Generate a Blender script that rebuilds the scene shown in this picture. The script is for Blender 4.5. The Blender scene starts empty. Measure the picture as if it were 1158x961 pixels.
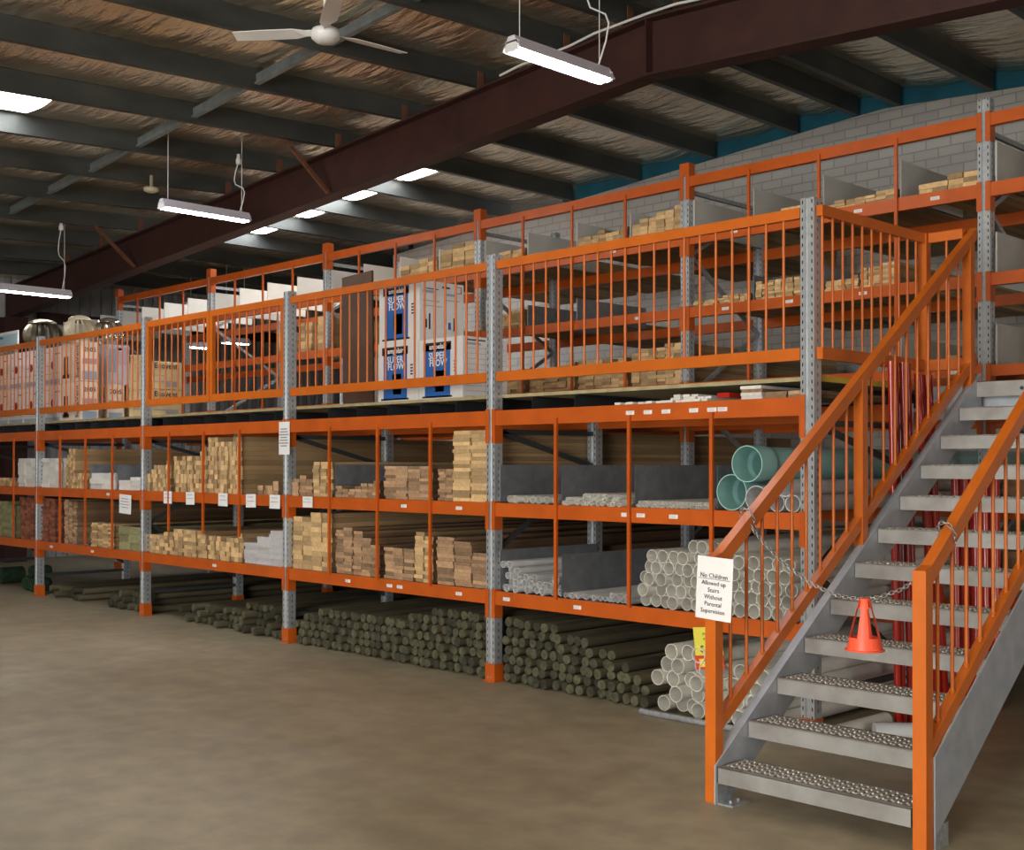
import bpy, math, random
from mathutils import Vector, Matrix
random.seed(7)
RND = random.random
def U(a, b): return a + (b - a) * RND()
SC = bpy.context.scene
COL = SC.collection
PI = math.pi

# ------------------------------------------------------------------ camera
cam_data = bpy.data.cameras.new('camera')
cam = bpy.data.objects.new('camera', cam_data)
COL.objects.link(cam)
YAW, PITCH, ROLL = 0.7960, 0.0093, 0.0012
cp_, sp_ = math.cos(PITCH), math.sin(PITCH)
Fv = Vector((-math.sin(YAW) * cp_, math.cos(YAW) * cp_, sp_))
Rv = Vector((math.cos(YAW), math.sin(YAW), 0))
Uv = Rv.cross(Fv)
R2 = Rv * math.cos(ROLL) + Uv * math.sin(ROLL)
U2 = -Rv * math.sin(ROLL) + Uv * math.cos(ROLL)
M = Matrix((R2, U2, -Fv)).transposed().to_4x4()
M.translation = Vector((0, 0, 1.6))
cam.matrix_world = M
cam_data.sensor_width = 36
cam_data.lens = 1360.64 / 1158 * 36
cam_data.shift_x = (579 - 577.3) / 1158
cam_data.shift_y = (512.94 - 480.5) / 1158
cam_data.clip_start = 0.05
SC.camera = cam

# ------------------------------------------------------------------ light and exposure
SC.view_settings.view_transform = 'Standard'
SC.view_settings.look = 'None'
SC.view_settings.gamma = 1
SC.view_settings.use_curve_mapping = False
SC.view_settings.exposure = 0.5
world = bpy.data.worlds.new('sky')
SC.world = world
world.use_nodes = True
world.node_tree.nodes['Background'].inputs[0].default_value = (0.80, 0.88, 1.0, 1)
world.node_tree.nodes['Background'].inputs[1].default_value = 1.0
TUBE_STRENGTH = 26.0
SKYLIGHT_STRENGTH = 13.0

def area(name, loc, target, sx, sy, power, colour):
    l = bpy.data.lights.new(name, 'AREA')
    l.shape = 'RECTANGLE'; l.size = sx; l.size_y = sy; l.energy = power; l.color = colour
    o = bpy.data.objects.new(name, l); COL.objects.link(o)
    o.location = loc
    o.rotation_euler = (Vector(target) - Vector(loc)).to_track_quat('-Z', 'Y').to_euler()
    return o
# unseen fill lights, added at assumed door openings in place of camera flash
area('door_fill', (-1.5, -7.9, 2.3), (-5.5, 6.0, 1.4), 6.5, 4.0, 950, (1.0, 0.96, 0.89))
area('side_door_fill', (7.4, 1.0, 2.0), (-4.0, 4.5, 0.8), 3.8, 3.6, 110, (1.0, 0.93, 0.84))

# ------------------------------------------------------------------ materials
MATS = {}
def nodes_of(m):
    m.use_nodes = True
    return m.node_tree.nodes, m.node_tree.links, m.node_tree.nodes['Principled BSDF']
def mat(name, c, rough=0.5, metal=0.0, var=0.0, nscale=8.0, bump=0.0, bscale=40.0, rnd=0.0, stretch=(1, 1, 1), c2=None, spec=0.5):
    if name in MATS: return MATS[name]
    m = bpy.data.materials.new(name); N, L, B = nodes_of(m)
    B.inputs['Roughness'].default_value = rough
    B.inputs['Metallic'].default_value = metal
    B.inputs['Specular IOR Level'].default_value = spec
    B.inputs['Base Color'].default_value = (*c, 1)
    tc = N.new('ShaderNodeTexCoord'); mp = N.new('ShaderNodeMapping')
    mp.inputs['Scale'].default_value = stretch
    L.new(tc.outputs['Object'], mp.inputs['Vector'])
    out = None
    if var > 0 or c2:
        nz = N.new('ShaderNodeTexNoise'); nz.inputs['Scale'].default_value = nscale; nz.inputs['Detail'].default_value = 6
        L.new(mp.outputs[0], nz.inputs['Vector'])
        oi = N.new('ShaderNodeObjectInfo')
        ad = N.new('ShaderNodeVectorMath'); ad.operation = 'ADD'
        mu = N.new('ShaderNodeMath'); mu.operation = 'MULTIPLY'; mu.inputs[1].default_value = 37.0
        L.new(oi.outputs['Random'], mu.inputs[0])
        L.new(mp.outputs[0], ad.inputs[0]); L.new(mu.outputs[0], ad.inputs[1]); L.new(ad.outputs[0], nz.inputs['Vector'])
        mx = N.new('ShaderNodeMix'); mx.data_type = 'RGBA'
        rp = N.new('ShaderNodeMapRange'); rp.inputs[1].default_value = 0.3; rp.inputs[2].default_value = 0.7
        L.new(nz.outputs['Fac'], rp.inputs[0]); L.new(rp.outputs[0], mx.inputs[0])
        a = [x * (1 - var) for x in c]; b = list(c2) if c2 else [min(1, x * (1 + var)) for x in c]
        mx.inputs[6].default_value = (*a, 1); mx.inputs[7].default_value = (*b, 1)
        out = mx.outputs[2]
        L.new(out, B.inputs['Base Color'])
    if rnd > 0:
        oi = N.new('ShaderNodeObjectInfo'); mr = N.new('ShaderNodeMapRange')
        mr.inputs[3].default_value = 1 - rnd; mr.inputs[4].default_value = 1 + rnd * 0.6
        L.new(oi.outputs['Random'], mr.inputs[0])
        hs = N.new('ShaderNodeHueSaturation')
        hs.inputs['Color'].default_value = (*c, 1)
        if out: L.new(out, hs.inputs['Color'])
        L.new(mr.outputs[0], hs.inputs['Value'])
        L.new(hs.outputs[0], B.inputs['Base Color'])
    if bump > 0:
        nb = N.new('ShaderNodeTexNoise'); nb.inputs['Scale'].default_value = bscale; nb.inputs['Detail'].default_value = 4
        L.new(mp.outputs[0], nb.inputs['Vector'])
        bp = N.new('ShaderNodeBump'); bp.inputs['Strength'].default_value = bump; bp.inputs['Distance'].default_value = 0.01
        L.new(nb.outputs['Fac'], bp.inputs['Height']); L.new(bp.outputs[0], B.inputs['Normal'])
    MATS[name] = m
    return m
def emit(name, c, s):
    if name in MATS: return MATS[name]
    m = bpy.data.materials.new(name); N, L, B = nodes_of(m)
    B.inputs['Base Color'].default_value = (*c, 1)
    B.inputs['Emission Color'].default_value = (*c, 1); B.inputs['Emission Strength'].default_value = s
    MATS[name] = m; return m

ORANGE = mat('orange_enamel', (0.50, 0.092, 0.008), 0.38, var=0.12, nscale=5, bump=0.05, bscale=60)
ORANGE_RAIL = mat('orange_rail_enamel', (0.55, 0.125, 0.009), 0.36, var=0.08, nscale=6)
GALV = mat('galvanised_steel', (0.36, 0.38, 0.40), 0.38, 0.45, var=0.22, nscale=30, bump=0.05, bscale=80)
GALV_SHEET = mat('galvanised_sheet', (0.30, 0.32, 0.35), 0.42, 0.6, var=0.15, nscale=12)
GALV_TREAD = mat('galvanised_tread', (0.36, 0.36, 0.345), 0.5, 0.35, c2=(0.24, 0.225, 0.21), nscale=7)
TREAD_TOP = mat('tread_walking_surface', (0.20, 0.19, 0.175), 0.6, 0.3, var=0.3, nscale=20)
TREAD_BAR = mat('tread_raised_metal', (0.50, 0.49, 0.45), 0.42, 0.55, var=0.25, nscale=40)
STRINGER = mat('stringer_steel', (0.40, 0.43, 0.47), 0.45, 0.35, var=0.12, nscale=10)
DARK_STEEL = mat('dark_steel', (0.035, 0.038, 0.042), 0.5, 0.3, var=0.2)
PANEL_LIT = mat('lit_divider_board', (0.80, 0.79, 0.72), 0.6, var=0.04, nscale=5)  # lit copy of the divider board, lamp and skylight brightness put into its colour
PANEL = mat('divider_board', (0.52, 0.51, 0.47), 0.6, var=0.06, nscale=5)
PURLIN = mat('purlin_steel', (0.075, 0.082, 0.078), 0.5, 0.5, var=0.3, nscale=3, stretch=(1, .4, 1))
RED_OXIDE = mat('red_oxide_paint', (0.042, 0.012, 0.009), 0.62, var=0.25, nscale=5)
RUST = mat('rusty_steel', (0.13, 0.05, 0.025), 0.8, var=0.3, nscale=15)
PLY = mat('deck_ply', (0.36, 0.31, 0.17), 0.75, var=0.2, nscale=10)
WHITE = mat('white_enamel', (0.72, 0.72, 0.71), 0.4, var=0.04)
LAMPBODY = mat('lamp_body', (0.62, 0.60, 0.68), 0.4)
PVC = mat('white_pvc', (0.78, 0.77, 0.71), 0.38, var=0.05, rnd=0.1)
PVC_GREY = mat('grey_pvc', (0.62, 0.63, 0.64), 0.38, var=0.06, rnd=0.14)
AQUA = mat('aqua_pvc', (0.30, 0.55, 0.53), 0.35, var=0.05)
PAPER = mat('paper', (0.78, 0.78, 0.78), 0.7)
INK = mat('ink', (0.05, 0.05, 0.055), 0.7)
YELLOW = mat('yellow_card', (0.75, 0.68, 0.08), 0.6)
REDCARD = mat('red_print', (0.62, 0.05, 0.02), 0.6)
CONE = mat('fluorescent_orange_plastic', (0.95, 0.11, 0.045), 0.45)
CHAIN = mat('chain_steel', (0.42, 0.42, 0.41), 0.35, 0.8)
RED_TUBE = mat('red_gloss', (0.42, 0.022, 0.012), 0.14, rnd=0.12)
CARTON_W = mat('white_carton', (0.68, 0.67, 0.66), 0.7, var=0.04)
CARTON_T = mat('tan_carton', (0.60, 0.47, 0.27), 0.8, var=0.1)
CARTON_P = mat('pale_carton', (0.70, 0.60, 0.50), 0.75, var=0.08)
BLUE = mat('blue_print', (0.018, 0.12, 0.42), 0.5)
BLUEGREY = mat('blue_grey_print', (0.28, 0.36, 0.46), 0.6)
BLACKP = mat('black_print', (0.02, 0.022, 0.03), 0.5)
WHITEP = mat('white_print', (0.80, 0.80, 0.80), 0.6)
MAROON = mat('maroon_print', (0.12, 0.015, 0.02), 0.6)
REDDOT = mat('dark_red_print', (0.22, 0.02, 0.02), 0.6)
GREYP = mat('grey_print', (0.32, 0.31, 0.32), 0.7)
BROWNBOARD = mat('brown_hardboard', (0.085, 0.04, 0.02), 0.6, var=0.15)
VENT_DARK = mat('weathered_steel', (0.15, 0.135, 0.09), 0.35, 0.6, var=0.2)
VENT_CREAM = mat('cream_steel', (0.58, 0.52, 0.38), 0.45, 0.1)
VENT_BRIGHT = mat('bright_steel', (0.55, 0.52, 0.45), 0.2, 0.9)
GREENWRAP = mat('green_netting', (0.006, 0.022, 0.008), 0.8, c2=(0.012, 0.045, 0.014), var=0.4, nscale=20, bump=.6)
PINE_S = mat('pine_face', (0.36, 0.235, 0.115), 0.75, var=0.18, nscale=6, rnd=0.3, stretch=(1, .15, 1))
PINE_E = mat('pine_end_grain', (0.58, 0.39, 0.19), 0.8, var=0.16, nscale=30, rnd=0.48)
HARD_S = mat('brown_board_face', (0.20, 0.12, 0.065), 0.75, var=0.2, nscale=6, rnd=0.3, stretch=(1, .15, 1))
HARD_E = mat('brown_board_end', (0.40, 0.25, 0.14), 0.8, var=0.2, nscale=30, rnd=0.5)
RED_S = mat('red_board_face', (0.12, 0.04, 0.022), 0.7, var=0.2, nscale=6, rnd=0.4, stretch=(1, .15, 1))
RED_E = mat('red_board_end', (0.26, 0.085, 0.045), 0.8, var=0.25, nscale=30, rnd=0.5)
TREAT_S = mat('treated_face', (0.15, 0.15, 0.075), 0.8, var=0.2, nscale=6, rnd=0.2, stretch=(1, .15, 1))
TREAT_E = mat('treated_end', (0.26, 0.25, 0.12), 0.8, var=0.2, nscale=30, rnd=0.3)
WPACK_S = mat('white_moulding_face', (0.62, 0.60, 0.56), 0.6, var=0.05, rnd=0.08)
WPACK_E = mat('white_moulding_end', (0.66, 0.64, 0.60), 0.65, var=0.08, nscale=30, rnd=0.14)
GPACK_S = mat('grey_primed_face', (0.42, 0.42, 0.43), 0.65, var=0.05, rnd=0.08)
GPACK_E = mat('grey_primed_end', (0.50, 0.49, 0.50), 0.65, var=0.08, nscale=30, rnd=0.12)
POLE_S = mat('treated_pole_bark', (0.085, 0.07, 0.038), 0.85, var=0.35, nscale=9, rnd=0.35, stretch=(1, .2, 1), bump=.4)
POLE_E = mat('treated_pole_end', (0.03, 0.034, 0.018), 0.85, c2=(0.10, 0.095, 0.052), nscale=28, rnd=0.6)
PLASTIC = mat('clear_wrap_pipe', (0.5, 0.5, 0.48), 0.2)
BLUE_STRIP = mat('blue_cladding', (0.012, 0.13, 0.20), 0.5, var=0.2, nscale=3)
SEAL_GREY = mat('grey_plaster', (0.30, 0.30, 0.29), 0.8)

def post_material():
    m = bpy.data.materials.new('slotted_upright_steel'); N, L, B = nodes_of(m)
    B.inputs['Metallic'].default_value = 0.6; B.inputs['Roughness'].default_value = 0.3
    tc = N.new('ShaderNodeTexCoord'); sx = N.new('ShaderNodeSeparateXYZ'); L.new(tc.outputs['Object'], sx.inputs[0])
    def math_(op, a, b=None, c=None):
        n = N.new('ShaderNodeMath'); n.operation = op
        for i, v in enumerate((a, b, c)):
            if v is None: continue
            if isinstance(v, (int, float)): n.inputs[i].default_value = v
            else: L.new(v, n.inputs[i])
        return n.outputs[0]
    # two rows of tapered slots, punched every 50 mm
    ax = math_('ABSOLUTE', math_('SUBTRACT', sx.outputs['X'], 0.045))
    row = math_('LESS_THAN', math_('ABSOLUTE', math_('SUBTRACT', ax, 0.031)), 0.004)
    zz = math_('ADD', sx.outputs['Z'], math_('MULTIPLY', ax, 0.8))
    fr = math_('FRACT', math_('MULTIPLY', zz, 20.0))
    sl = math_('LESS_THAN', fr, 0.42)
    front = math_('LESS_THAN', math_('ABSOLUTE', sx.outputs['Y']), 0.02)
    mask = math_('MULTIPLY', math_('MULTIPLY', row, sl), front)
    ay = math_('LESS_THAN', math_('ABSOLUTE', math_('SUBTRACT', sx.outputs['Y'], 0.04)), 0.004)
    side = math_('GREATER_THAN', ax, 0.044)
    mask = math_('MAXIMUM', mask, math_('MULTIPLY', math_('MULTIPLY', ay, side), sl))
    nz = N.new('ShaderNodeTexNoise'); nz.inputs['Scale'].default_value = 25; L.new(tc.outputs['Object'], nz.inputs['Vector'])
    mx = N.new('ShaderNodeMix'); mx.data_type = 'RGBA'; L.new(nz.outputs['Fac'], mx.inputs[0])
    mx.inputs[6].default_value = (0.42, 0.46, 0.49, 1); mx.inputs[7].default_value = (0.68, 0.71, 0.74, 1)
    m2 = N.new('ShaderNodeMix'); m2.data_type = 'RGBA'; L.new(mask, m2.inputs[0]); L.new(mx.outputs[2], m2.inputs[6])
    m2.inputs[7].default_value = (0.03, 0.033, 0.037, 1)
    L.new(m2.outputs[2], B.inputs['Base Color'])
    return m
POST = post_material()

def floor_material():
    m = bpy.data.materials.new('concrete_floor'); N, L, B = nodes_of(m)
    tc = N.new('ShaderNodeTexCoord')
    def noise(scale, detail=6, stretch=(1, 1, 1)):
        mp = N.new('ShaderNodeMapping'); mp.inputs['Scale'].default_value = stretch
        L.new(tc.outputs['Object'], mp.inputs['Vector'])
        n = N.new('ShaderNodeTexNoise'); n.inputs['Scale'].default_value = scale; n.inputs['Detail'].default_value = detail
        L.new(mp.outputs[0], n.inputs['Vector']); return n.outputs['Fac']
    r = N.new('ShaderNodeValToRGB'); L.new(noise(0.45, 10, (1, 1.4, 1)), r.inputs[0])
    r.color_ramp.elements[0].position = 0.32; r.color_ramp.elements[0].color = (0.26, 0.215, 0.135, 1)
    r.color_ramp.elements[1].position = 0.68; r.color_ramp.elements[1].color = (0.40, 0.355, 0.25, 1)
    r2 = N.new('ShaderNodeValToRGB'); L.new(noise(5, 8), r2.inputs[0])
    r2.color_ramp.elements[0].position = 0.35; r2.color_ramp.elements[0].color = (0.8, 0.8, 0.8, 1)
    r2.color_ramp.elements[1].position = 0.7; r2.color_ramp.elements[1].color = (1.1, 1.1, 1.1, 1)
    mx = N.new('ShaderNodeMix'); mx.data_type = 'RGBA'; mx.blend_type = 'MULTIPLY'; mx.inputs[0].default_value = 1
    L.new(r.outputs[0], mx.inputs[6]); L.new(r2.outputs[0], mx.inputs[7]); L.new(mx.outputs[2], B.inputs['Base Color'])
    rr = N.new('ShaderNodeMapRange'); rr.inputs[3].default_value = 0.38; rr.inputs[4].default_value = 0.62
    L.new(noise(2.5), rr.inputs[0]); L.new(rr.outputs[0], B.inputs['Roughness'])
    bp = N.new('ShaderNodeBump'); bp.inputs['Strength'].default_value = 0.12; bp.inputs['Distance'].default_value = 0.01
    L.new(noise(60), bp.inputs['Height']); L.new(bp.outputs[0], B.inputs['Normal'])
    return m
def brick_material():
    m = bpy.data.materials.new('painted_brick'); N, L, B = nodes_of(m)
    tc = N.new('ShaderNodeTexCoord'); sx = N.new('ShaderNodeSeparateXYZ'); cb = N.new('ShaderNodeCombineXYZ')
    L.new(tc.outputs['Object'], sx.inputs[0]); L.new(sx.outputs['X'], cb.inputs[0]); L.new(sx.outputs['Z'], cb.inputs[1])
    br = N.new('ShaderNodeTexBrick'); L.new(cb.outputs[0], br.inputs['Vector'])
    br.inputs['Color1'].default_value = (0.50, 0.49, 0.46, 1); br.inputs['Color2'].default_value = (0.44, 0.43, 0.41, 1)
    br.inputs['Mortar'].default_value = (0.34, 0.33, 0.32, 1)
    br.inputs['Scale'].default_value = 1.0; br.inputs['Mortar Size'].default_value = 0.008
    br.inputs['Brick Width'].default_value = 0.27; br.inputs['Row Height'].default_value = 0.10
    L.new(br.outputs['Color'], B.inputs['Base Color']); B.inputs['Roughness'].default_value = 0.75
    bp = N.new('ShaderNodeBump'); bp.inputs['Strength'].default_value = 0.5; bp.inputs['Distance'].default_value = 0.01; bp.invert = True
    L.new(br.outputs['Fac'], bp.inputs['Height']); L.new(bp.outputs[0], B.inputs['Normal'])
    return m
def foil_material():
    m = bpy.data.materials.new('foil_insulation'); N, L, B = nodes_of(m)
    tc = N.new('ShaderNodeTexCoord')
    def noise(scale, stretch, detail=4):
        mp = N.new('ShaderNodeMapping'); mp.inputs['Scale'].default_value = stretch
        L.new(tc.outputs['Object'], mp.inputs['Vector'])
        n = N.new('ShaderNodeTexNoise'); n.inputs['Scale'].default_value = scale; n.inputs['Detail'].default_value = detail
        L.new(mp.outputs[0], n.inputs['Vector']); return n.outputs['Fac']
    r = N.new('ShaderNodeValToRGB'); L.new(noise(0.8, (1, 1, 1)), r.inputs[0])
    r.color_ramp.elements[0].position = 0.35; r.color_ramp.elements[0].color = (0.72, 0.60, 0.44, 1)
    r.color_ramp.elements[1].position = 0.7; r.color_ramp.elements[1].color = (0.95, 0.89, 0.76, 1)
    L.new(r.outputs[0], B.inputs['Base Color'])
    B.inputs['Metallic'].default_value = 0.85; B.inputs['Roughness'].default_value = 0.24
    b1 = N.new('ShaderNodeBump'); b1.inputs['Strength'].default_value = 1.0; b1.inputs['Distance'].default_value = 0.05
    L.new(noise(2.6, (0.8, 3.6, 1)), b1.inputs['Height'])
    b2 = N.new('ShaderNodeBump'); b2.inputs['Strength'].default_value = 0.5; b2.inputs['Distance'].default_value = 0.012
    L.new(noise(12, (1, 2.5, 1)), b2.inputs['Height']); L.new(b1.outputs[0], b2.inputs['Normal'])
    L.new(b2.outputs[0], B.inputs['Normal'])
    return m

# ------------------------------------------------------------------ mesh helpers
class MB:
    def __init__(self): self.v = []; self.f = []; self.m = []; self.sm = []
    def add(self, vs, fs, mi=0, smooth=False):
        o = len(self.v); self.v += [Vector(v) for v in vs]
        for f in fs: self.f.append([o + i for i in f]); self.m.append(mi); self.sm.append(smooth)
    def box(self, x0, x1, y0, y1, z0, z1, mi=0, b=0.0):
        if b <= 0:
            vs = [(x, y, z) for x in (x0, x1) for y in (y0, y1) for z in (z0, z1)]
            self.add(vs, [(0, 1, 3, 2), (4, 6, 7, 5), (0, 4, 5, 1), (2, 3, 7, 6), (0, 2, 6, 4), (1, 5, 7, 3)], mi)
        else:
            self.prism([(x0 + b, z0), (x1 - b, z0), (x1, z0 + b), (x1, z1 - b), (x1 - b, z1), (x0 + b, z1), (x0, z1 - b), (x0, z0 + b)], 'Y', y0, y1, mi, mi)
    def prism(self, prof, axis, a, b, mi=0, me=None, smooth=False):
        me = mi if me is None else me
        def P(p, t):
            return {'X': (t, p[0], p[1]), 'Y': (p[0], t, p[1]), 'Z': (p[0], p[1], t)}[axis]
        n = len(prof); vs = [P(p, a) for p in prof] + [P(p, b) for p in prof]
        self.add(vs, [(i, (i + 1) % n, n + (i + 1) % n, n + i) for i in range(n)], mi, smooth)
        self.add([P(p, a) for p in prof], [tuple(range(n))[::-1]], me)
        self.add([P(p, b) for p in prof], [tuple(range(n))], me)
    def bar(self, p, q, w, h, mi=0, up=(0, 0, 1)):
        p = Vector(p); q = Vector(q); d = (q - p).normalized(); up = Vector(up)
        s = d.cross(up)
        if s.length < 1e-4: s = d.cross(Vector((0, 1, 0)))
        s.normalize(); u = s.cross(d)
        vs = [c + s * sx * w / 2 + u * su * h / 2 for c in (p, q) for sx, su in ((-1, -1), (1, -1), (1, 1), (-1, 1))]
        self.add(vs, [(0, 1, 2, 3)[::-1], (4, 5, 6, 7), (0, 1, 5, 4), (1, 2, 6, 5), (2, 3, 7, 6), (3, 0, 4, 7)], mi)
    def tube(self, pts, r, n=8, mi=0, caps=True, closed=False):
        pts = [Vector(p) for p in pts]; rings = []; k = len(pts); prev = None
        for i, p in enumerate(pts):
            if closed: d = pts[(i + 1) % k] - pts[i - 1]
            else: d = (pts[min(i + 1, k - 1)] - pts[max(i - 1, 0)])
            d.normalize()
            if prev is None:
                s = d.cross(Vector((0, 0, 1)))
                if s.length < 1e-3: s = d.cross(Vector((0, 1, 0)))
            else: s = prev - d * prev.dot(d)
            s.normalize(); prev = s; u = d.cross(s)
            rr = r[i] if isinstance(r, (list, tuple)) else r
            rings.append([p + (s * math.cos(2 * PI * j / n) + u * math.sin(2 * PI * j / n)) * rr for j in range(n)])
        vs = [v for ring in rings for v in ring]; fs = []
        for i in range(k if closed else k - 1):
            a, b = i * n, ((i + 1) % k) * n
            fs += [(a + j, a + (j + 1) % n, b + (j + 1) % n, b + j) for j in range(n)]
        self.add(vs, fs, mi, True)
        if caps and not closed:
            self.add(rings[0], [tuple(range(n))[::-1]], mi); self.add(rings[-1], [tuple(range(n))], mi)
    def lathe(self, prof, n=24, c=(0, 0, 0), mi=0):
        vs = []; fs = []
        for r, z in prof: vs += [(c[0] + r * math.cos(2 * PI * j / n), c[1] + r * math.sin(2 * PI * j / n), c[2] + z) for j in range(n)]
        for i in range(len(prof) - 1):
            a, b = i * n, (i + 1) * n
            fs += [(a + j, a + (j + 1) % n, b + (j + 1) % n, b + j) for j in range(n)]
        self.add(vs, fs, mi, True)
    def mesh(self, name, mats, origin=(0, 0, 0)):
        me = bpy.data.meshes.new(name); o = Vector(origin)
        me.from_pydata([v - o for v in self.v], [], self.f)
        for m in (mats if isinstance(mats, (list, tuple)) else [mats]): me.materials.append(m)
        me.polygons.foreach_set('material_index', self.m)
        me.polygons.foreach_set('use_smooth', self.sm)
        me.update(); return me
ROOTLOC = {}
def tag(o, label, cat, group=None):
    o['label'] = label; o['category'] = cat
    if group: o['group'] = group
    return o
def place(name, me, loc, parent=None):
    o = bpy.data.objects.new(name, me); COL.objects.link(o)
    if parent is not None:
        o.parent = parent; o.location = Vector(loc) - ROOTLOC[parent.name]
    else: o.location = loc
    ROOTLOC[o.name] = Vector(loc)
    return o
def build(name, mb, mats, parent=None, origin=None):
    if origin is None: origin = ROOTLOC[parent.name] if parent is not None else mb_base(mb)
    return place(name, mb.mesh(name, mats, origin), origin, parent)
def mb_base(mb):
    xs = [v.x for v in mb.v]; ys = [v.y for v in mb.v]; zs = [v.z for v in mb.v]
    return Vector(((min(xs) + max(xs)) / 2, (min(ys) + max(ys)) / 2, min(zs)))
def empty(name, loc, label, cat, group=None):
    o = bpy.data.objects.new(name, None); COL.objects.link(o); o.location = loc; o.empty_display_size = 0.1
    ROOTLOC[o.name] = Vector(loc)
    return tag(o, label, cat, group)
def structure(name, mb, mats):
    o = build(name, mb, mats, origin=(0, 0, 0)); o['kind'] = 'structure'; return o
def text_mesh(s, size, m, align='CENTER', spacing=1.0, shear=0.0, bold=0.0):
    """flat lettering lying in the local XZ plane, readable from -Y"""
    c = bpy.data.curves.new('lettering', 'FONT'); c.body = s; c.size = size; c.align_x = align; c.align_y = 'CENTER'
    c.space_line = spacing; c.shear = shear; c.offset = bold; c.resolution_u = 2; c.extrude = 0.0004
    o = bpy.data.objects.new('lettering', c); COL.objects.link(o)
    bpy.context.view_layer.update()
    dg = bpy.context.evaluated_depsgraph_get()
    me = bpy.data.meshes.new_from_object(o.evaluated_get(dg))
    bpy.data.objects.remove(o)
    me.transform(Matrix.Rotation(PI / 2, 4, 'X'))
    me.materials.clear(); me.materials.append(m)
    return me

# ------------------------------------------------------------------ dimensions
W = 2.678
D1, D2 = 6.13, 8.475
PX = [-6.516 + (k - 4) * W for k in range(0, 6)]     # uprights of the front rack (left edges)
BX = [PX[5] - k * W for k in range(-1, 6)]          # uprights of the rear rack
Z1, Z2, Z3 = 0.67, 1.32, 2.0
ZD = 2.122
RX, RZ = -6.45, 5.44
def purlin_z(x, y): return RZ - 0.065 * abs(x - RX) - 0.047 * max(0.0, 8 - y)

# ------------------------------------------------------------------ the building
mb = MB(); mb.box(-22, 9, -8.2, 17.2, -0.1, 0.0); structure('floor', mb, floor_material())
mb = MB()
xs = [-14.8] + [-14.8 + 0.4 * i for i in range(1, 60) if -14.8 + 0.4 * i < 9] + [9]
for a, b in zip(xs, xs[1:]):
    za, zb = purlin_z(a, 11.9) - 0.0, purlin_z(b, 11.9) - 0.0
    vs = [(a, 11.9, 0), (b, 11.9, 0), (b, 11.9, zb), (a, 11.9, za), (a, 12.15, 0), (b, 12.15, 0), (b, 12.15, zb), (a, 12.15, za)]
    mb.add(vs, [(0, 1, 2, 3), (5, 4, 7, 6), (3, 2, 6, 7), (0, 3, 7, 4), (1, 5, 6, 2)])
structure('wall_back', mb, brick_material())
mb = MB()
for a, b in zip(xs, xs[1:]):
    if a < -11.6: continue
    za, zb = purlin_z(a, 11.9), purlin_z(b, 11.9)
    vs = [(a, 11.96, za), (b, 11.96, zb), (b, 11.96, zb + .32), (a, 11.96, za + .32), (a, 12.05, za), (b, 12.05, zb), (b, 12.05, zb + .32), (a, 12.05, za + .32)]
    mb.add(vs, [(0, 1, 2, 3), (5, 4, 7, 6), (3, 2, 6, 7), (0, 3, 7, 4), (1, 5, 6, 2)])
structure('trim_gable', mb, BLUE_STRIP)
CLAD = mat('grey_cladding', (0.32, 0.32, 0.33), 0.6, var=0.1)
SHADEWALL = mat('shade_wall', (0.05, 0.045, 0.04), 0.8, var=0.1)  # darkness of the space at the back left, put into the wall colour
mb = MB()
for i in range(126):
    y0 = -8.2 + i * 0.2
    mb.prism([(-20.45, y0), (-20.40, y0 + .05), (-20.40, y0 + .15), (-20.45, y0 + .2), (-20.6, y0 + .2), (-20.6, y0)], 'Z', 0, 4.9)
structure('wall_left', mb, CLAD)
mb = MB(); mb.box(-20.6, -14.8, 17.0, 17.2, 0, 5.2); structure('wall_far', mb, SHADEWALL)
mb = MB(); mb.box(-14.8, -14.6, 12.15, 17.2, 0, 5.3); structure('wall_recess', mb, SHADEWALL)
mb = MB()
mb.box(-20.6, -5.2, -8.2, -8.0, 0, 4.8); mb.box(2.2, 9, -8.2, -8.0, 0, 4.8); mb.box(-5.2, 2.2, -8.2, -8.0, 4.4, 4.8)
structure('wall_front', mb, CLAD)
mb = MB()
mb.box(8.0, 8.2, -8.2, -1.0, 0, 4.7); mb.box(8.0, 8.2, 3.2, 12, 0, 4.7); mb.box(8.0, 8.2, -1.0, 3.2, 4.0, 4.7)
structure('wall_right', mb, CLAD)
mb = MB(); mb.box(-20.39, -20.25, 8.6, 16.9, 4.02, 4.2); structure('trim_girt', mb, RED_OXIDE)

# purlin positions, from the left eave to the right one
PUR = [-19.05, -17.88, -16.70, -15.52, -14.37, -13.24, -12.10, -10.93, -9.765, -8.60, -7.45, -6.70, -6.20, -5.20, -4.05, -2.9, -1.75, -0.6, 0.55, 1.7, 2.85, 4.0, 5.2, 6.4]
SKY = [(-12.04, -10.99, 3.3, 4.95)] + [(a + .06, b - .06, 9.36, 9.88) for a, b in ((-12.10, -10.93), (-13.24, -12.10), (-14.37, -13.24), (-15.52, -14.37))]
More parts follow.
